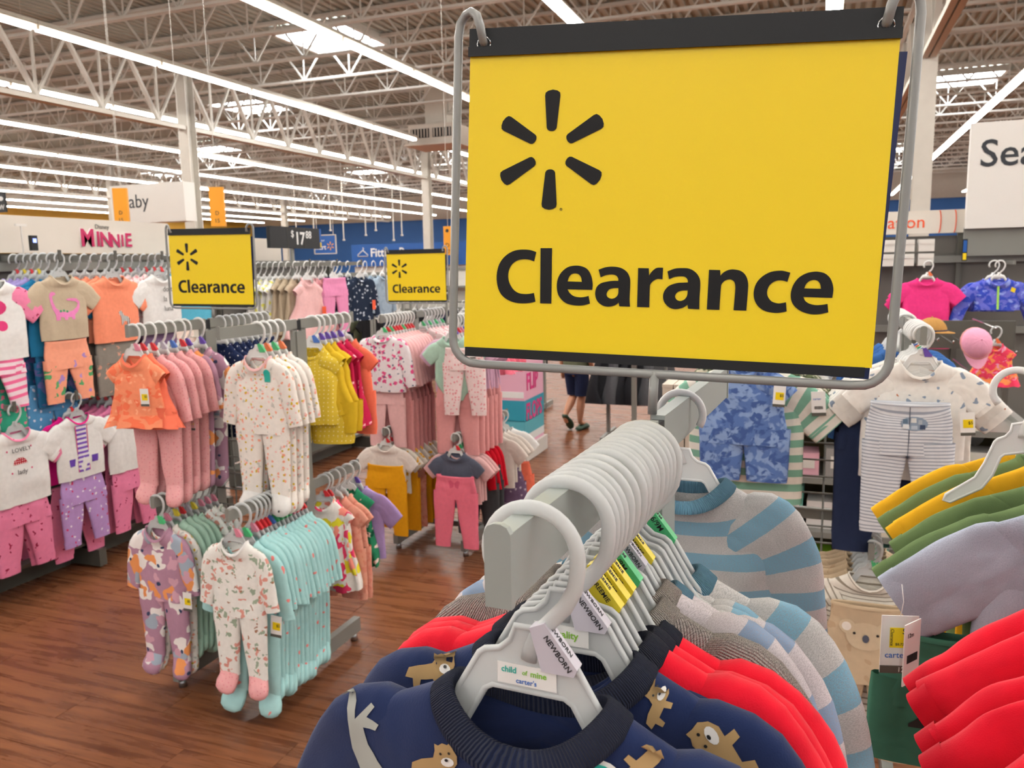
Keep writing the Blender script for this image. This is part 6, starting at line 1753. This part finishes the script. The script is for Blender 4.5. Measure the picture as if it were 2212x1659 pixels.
# white shelving ends and poles in the far men's department
for k, (px, w, h, Y) in enumerate(((795, 1.1, 1.45, 12.0), (900, 1.3, 1.35, 14.0), (980, 1.0, 1.5, 13.0), (700, 1.2, 1.35, 13.0), (560, 1.6, 1.5, 11.0))):
    q = at(px, 640, Y=Y)
    t = thing('shelf_end', ('white shelf end behind the ten dollar sign', 'white shelf end behind the small clearance sign', 'white shelf end left of the big sign', 'white shelf end behind the navy floral top', 'white shelf end behind the left clearance sign')[k], 'shelving', (q.x, Y, 0))
    obj('panel', MB().box((0, 0, h / 2), (w, .06, h)), M_WHITE, t)
    for z in (h * .55, h * .8): obj('shelf', MB().box((0, -.18, z), (w, .36, .03)), M_GREY, t)
    obj('cap', MB().box((0, 0, h), (w + .04, .1, .05)), M_GREY, t)
for k, px in enumerate((640, 678, 714, 742, 790, 812, 850, 868)):
    q = at(px, 500, Y=30.0)
    tag(obj('ceiling_drop_pole', MB().box((0, 0, 0), (.035, .035, 4.2)).box((0, 0, -2.1), (.08, .08, .06)), M_STEEL, None, (q.x, 30.0, q.z + 1.75 + .2 * (k % 3))), '%s thin cream ceiling drop pole from the left before the blue wall' % ORD[k], 'pole', 'ceiling drop poles')

# ---------------------------------------------------------------- child walking away
q = at(1246, 927, Z=0.0)
person = thing('person', 'child in olive tee navy shorts and green clogs walking away', 'person', q, -.25)
V = {'pelvis': (0, 0, .56), 'waist': (0, 0, .66), 'chest': (0, .0, .80), 'neck': (0, 0, .905), 'head': (0, .01, .985), 'crown': (0, .005, 1.06),
     'hipR': (.055, 0, .54), 'kneeR': (.048, .015, .32), 'calfR': (.045, -.005, .22), 'ankR': (.042, -.01, .075), 'toeR': (.05, .075, .035),
     'hipL': (-.055, 0, .54), 'kneeL': (-.052, .05, .325), 'calfL': (-.050, -.03, .25), 'ankL': (-.048, -.13, .15), 'toeL': (-.048, -.10, .07),
     'shR': (.10, 0, .855), 'elR': (.145, -.02, .70), 'wrR': (.15, .045, .58), 'haR': (.15, .07, .53),
     'shL': (-.10, 0, .855), 'elL': (-.145, -.03, .70), 'wrL': (-.155, .0, .57), 'haL': (-.157, .02, .515)}
RD = {'pelvis': .085, 'waist': .078, 'chest': .088, 'neck': .036, 'head': .066, 'crown': .05, 'hip': .06, 'knee': .038, 'calf': .042, 'ank': .024, 'toe': .022, 'sh': .04, 'el': .027, 'wr': .020, 'ha': .022}
E_ = [('pelvis', 'waist'), ('waist', 'chest'), ('chest', 'neck'), ('neck', 'head'), ('head', 'crown')]
for s in 'RL':
    E_ += [('pelvis', 'hip' + s), ('hip' + s, 'knee' + s), ('knee' + s, 'calf' + s), ('calf' + s, 'ank' + s), ('ank' + s, 'toe' + s), ('chest', 'sh' + s), ('sh' + s, 'el' + s), ('el' + s, 'wr' + s), ('wr' + s, 'ha' + s)]
    hx = V['ha' + s]
    for i, (dx, dz) in enumerate(((-.014, -.040), (-.005, -.046), (.004, -.044), (.012, -.036))):
        V['f%d%s' % (i, s)] = (hx[0] + dx * .6, hx[1] + dx, hx[2] + dz * .5); V['g%d%s' % (i, s)] = (hx[0] + dx * .6, hx[1] + dx + .008, hx[2] + dz); RD['f%d' % i] = .0062; RD['g%d' % i] = .0052
        E_ += [('ha' + s, 'f%d%s' % (i, s)), ('f%d%s' % (i, s), 'g%d%s' % (i, s))]
    V['th' + s] = (hx[0], hx[1] + .026, hx[2] - .012); RD['th'] = .0065; E_.append(('ha' + s, 'th' + s))
ks = list(V)
me = bpy.data.meshes.new('body')
me.from_pydata([V[k] for k in ks], [(ks.index(a), ks.index(b)) for a, b in E_], [])
me.materials.append(None)
body = obj('body', me, solid('skin', '#c98f6f', .55), person)
sk = body.modifiers.new('Skin', 'SKIN')
ld = me.skin_vertices[0].data if me.skin_vertices else None
if ld is None:
    bm = bmesh.new(); bm.from_mesh(me); bm.verts.layers.skin.verify(); bm.to_mesh(me); bm.free(); ld = me.skin_vertices[0].data
for i, k in enumerate(ks):
    r = RD.get(k) or RD.get(k[:-1]) or .03
    ld[i].radius = (r, r)
    ld[i].use_root = (k == 'pelvis')
body.modifiers.new('Subdivision', 'SUBSURF').levels = 1
body.modifiers['Subdivision'].render_levels = 2
def shell(prof, n=24, fold=.0, sd=1):
    rings = []
    for k, (cx, cy, z, a, b) in enumerate(prof):
        rings.append([(cx + a * math.cos(2 * math.pi * i / n) + fold * math.sin(5 * i + k), cy + b * math.sin(2 * math.pi * i / n) + fold * math.cos(4 * i + k * 2), z) for i in range(n)])
    return MB(True).loft(rings, [p[2] for p in prof], [[.5 * i / n for i in range(n + 1)]] * len(prof))
obj('tee', shell([(0, 0, .885, .05, .05), (0, 0, .87, .095, .07), (0, 0, .80, .125, .10), (0, 0, .70, .125, .10), (0, 0, .62, .128, .105), (0, 0, .575, .130, .108)], fold=.002).add(shell([(.10, 0, .87, .05, .05), (.135, -.01, .80, .055, .05), (.155, -.02, .735, .052, .048)])).add(shell([(-.10, 0, .87, .05, .05), (-.135, -.01, .80, .055, .05), (-.155, -.02, .735, .052, .048)])), cloth('olive_tee', '#6d715a'), person)
obj('shorts', shell([(0, 0, .645, .108, .092), (0, 0, .58, .118, .10), (0, 0, .53, .118, .098)]).add(shell([(.056, 0, .56, .062, .085), (.056, .006, .45, .066, .075), (.052, .012, .325, .066, .072)], fold=.002)).add(shell([(-.056, 0, .56, .062, .085), (-.056, .02, .45, .066, .075), (-.053, .045, .325, .062, .070)], fold=.002)), cloth('navy_shorts', '#2b3350'), person)
M_CLOG = solid('green_foam', '#2f4a38', .6)
def clog(cx, cy, cz, tilt):
    m = MB(True)
    rings = []
    for y, a, h in ((-.062, .012, .02), (-.055, .030, .034), (-.03, .036, .036), (.0, .036, .045), (.04, .042, .060), (.085, .044, .055), (.115, .034, .040), (.128, .012, .022)):
        rings.append([(a * math.cos(f), y, h / 2 + h / 2 * math.sin(f)) for f in [2 * math.pi * i / 14 for i in range(14)]])
    m.loft(rings, None, None, True, True)
    R_ = Matrix.Rotation(tilt, 3, 'X')
    m.v = [tuple(R_ @ Vector(v) + Vector((cx, cy, cz))) for v in m.v]
    return m
obj('clog', clog(.043, 0.0, 0.0, 0), M_CLOG, person); obj('clog', clog(-.048, -.12, .10, -.9), M_CLOG, person)
hr = [[(r * .82 * math.cos(2 * math.pi * i / 20), -.012 + r * math.sin(2 * math.pi * i / 20), z) for i in range(20)] for z, r in ((.955, .070), (.985, .080), (1.02, .084), (1.06, .076), (1.09, .055), (1.105, .02))]
obj('hair', MB(True).loft(hr, None, None, False, True), solid('brown_hair', '#3a281d', .7), person)
for s in (-1, 1): obj('ear', MB(True).tube([(s * .066, .01, .97), (s * .074, .005, .985), (s * .070, .008, 1.0)], .008, 8), MATS['skin'], person)
for s in (-1, 1): obj('eye', MB(True).tube([(s * .026, .066, .992), (s * .026, .071, .992)], .007, 8), M_INK, person)
obj('nose', MB(True).tube([(0, .068, .99), (0, .082, .972), (0, .070, .968)], [.006, .010, .006], 8), MATS['skin'], person)
obj('mouth', MB(True).tube([(-.018, .066, .948), (0, .071, .946), (.018, .066, .948)], .004, 6), solid('lip', '#a85a4e', .5), person)


# ---------------------------------------------------------------- labels: tell look-alikes apart by distance
def fit16(s):
    w = s.split()
    return ' '.join(w[:16])


same = {}
for o in scene.objects:
    if o.parent is None and 'label' in o and 'category' in o:
        o['label'] = fit16(o['label'])
        same.setdefault(o['label'], []).append(o)
for lab, os_ in same.items():
    if len(os_) > 1:
        os_.sort(key=lambda o: (o.location - cam.matrix_world.translation).length)
        for k, o in enumerate(os_): o['label'] = fit16(('nearest ' if k == 0 else ORD[min(k, 22)] + ' nearest ') + lab)
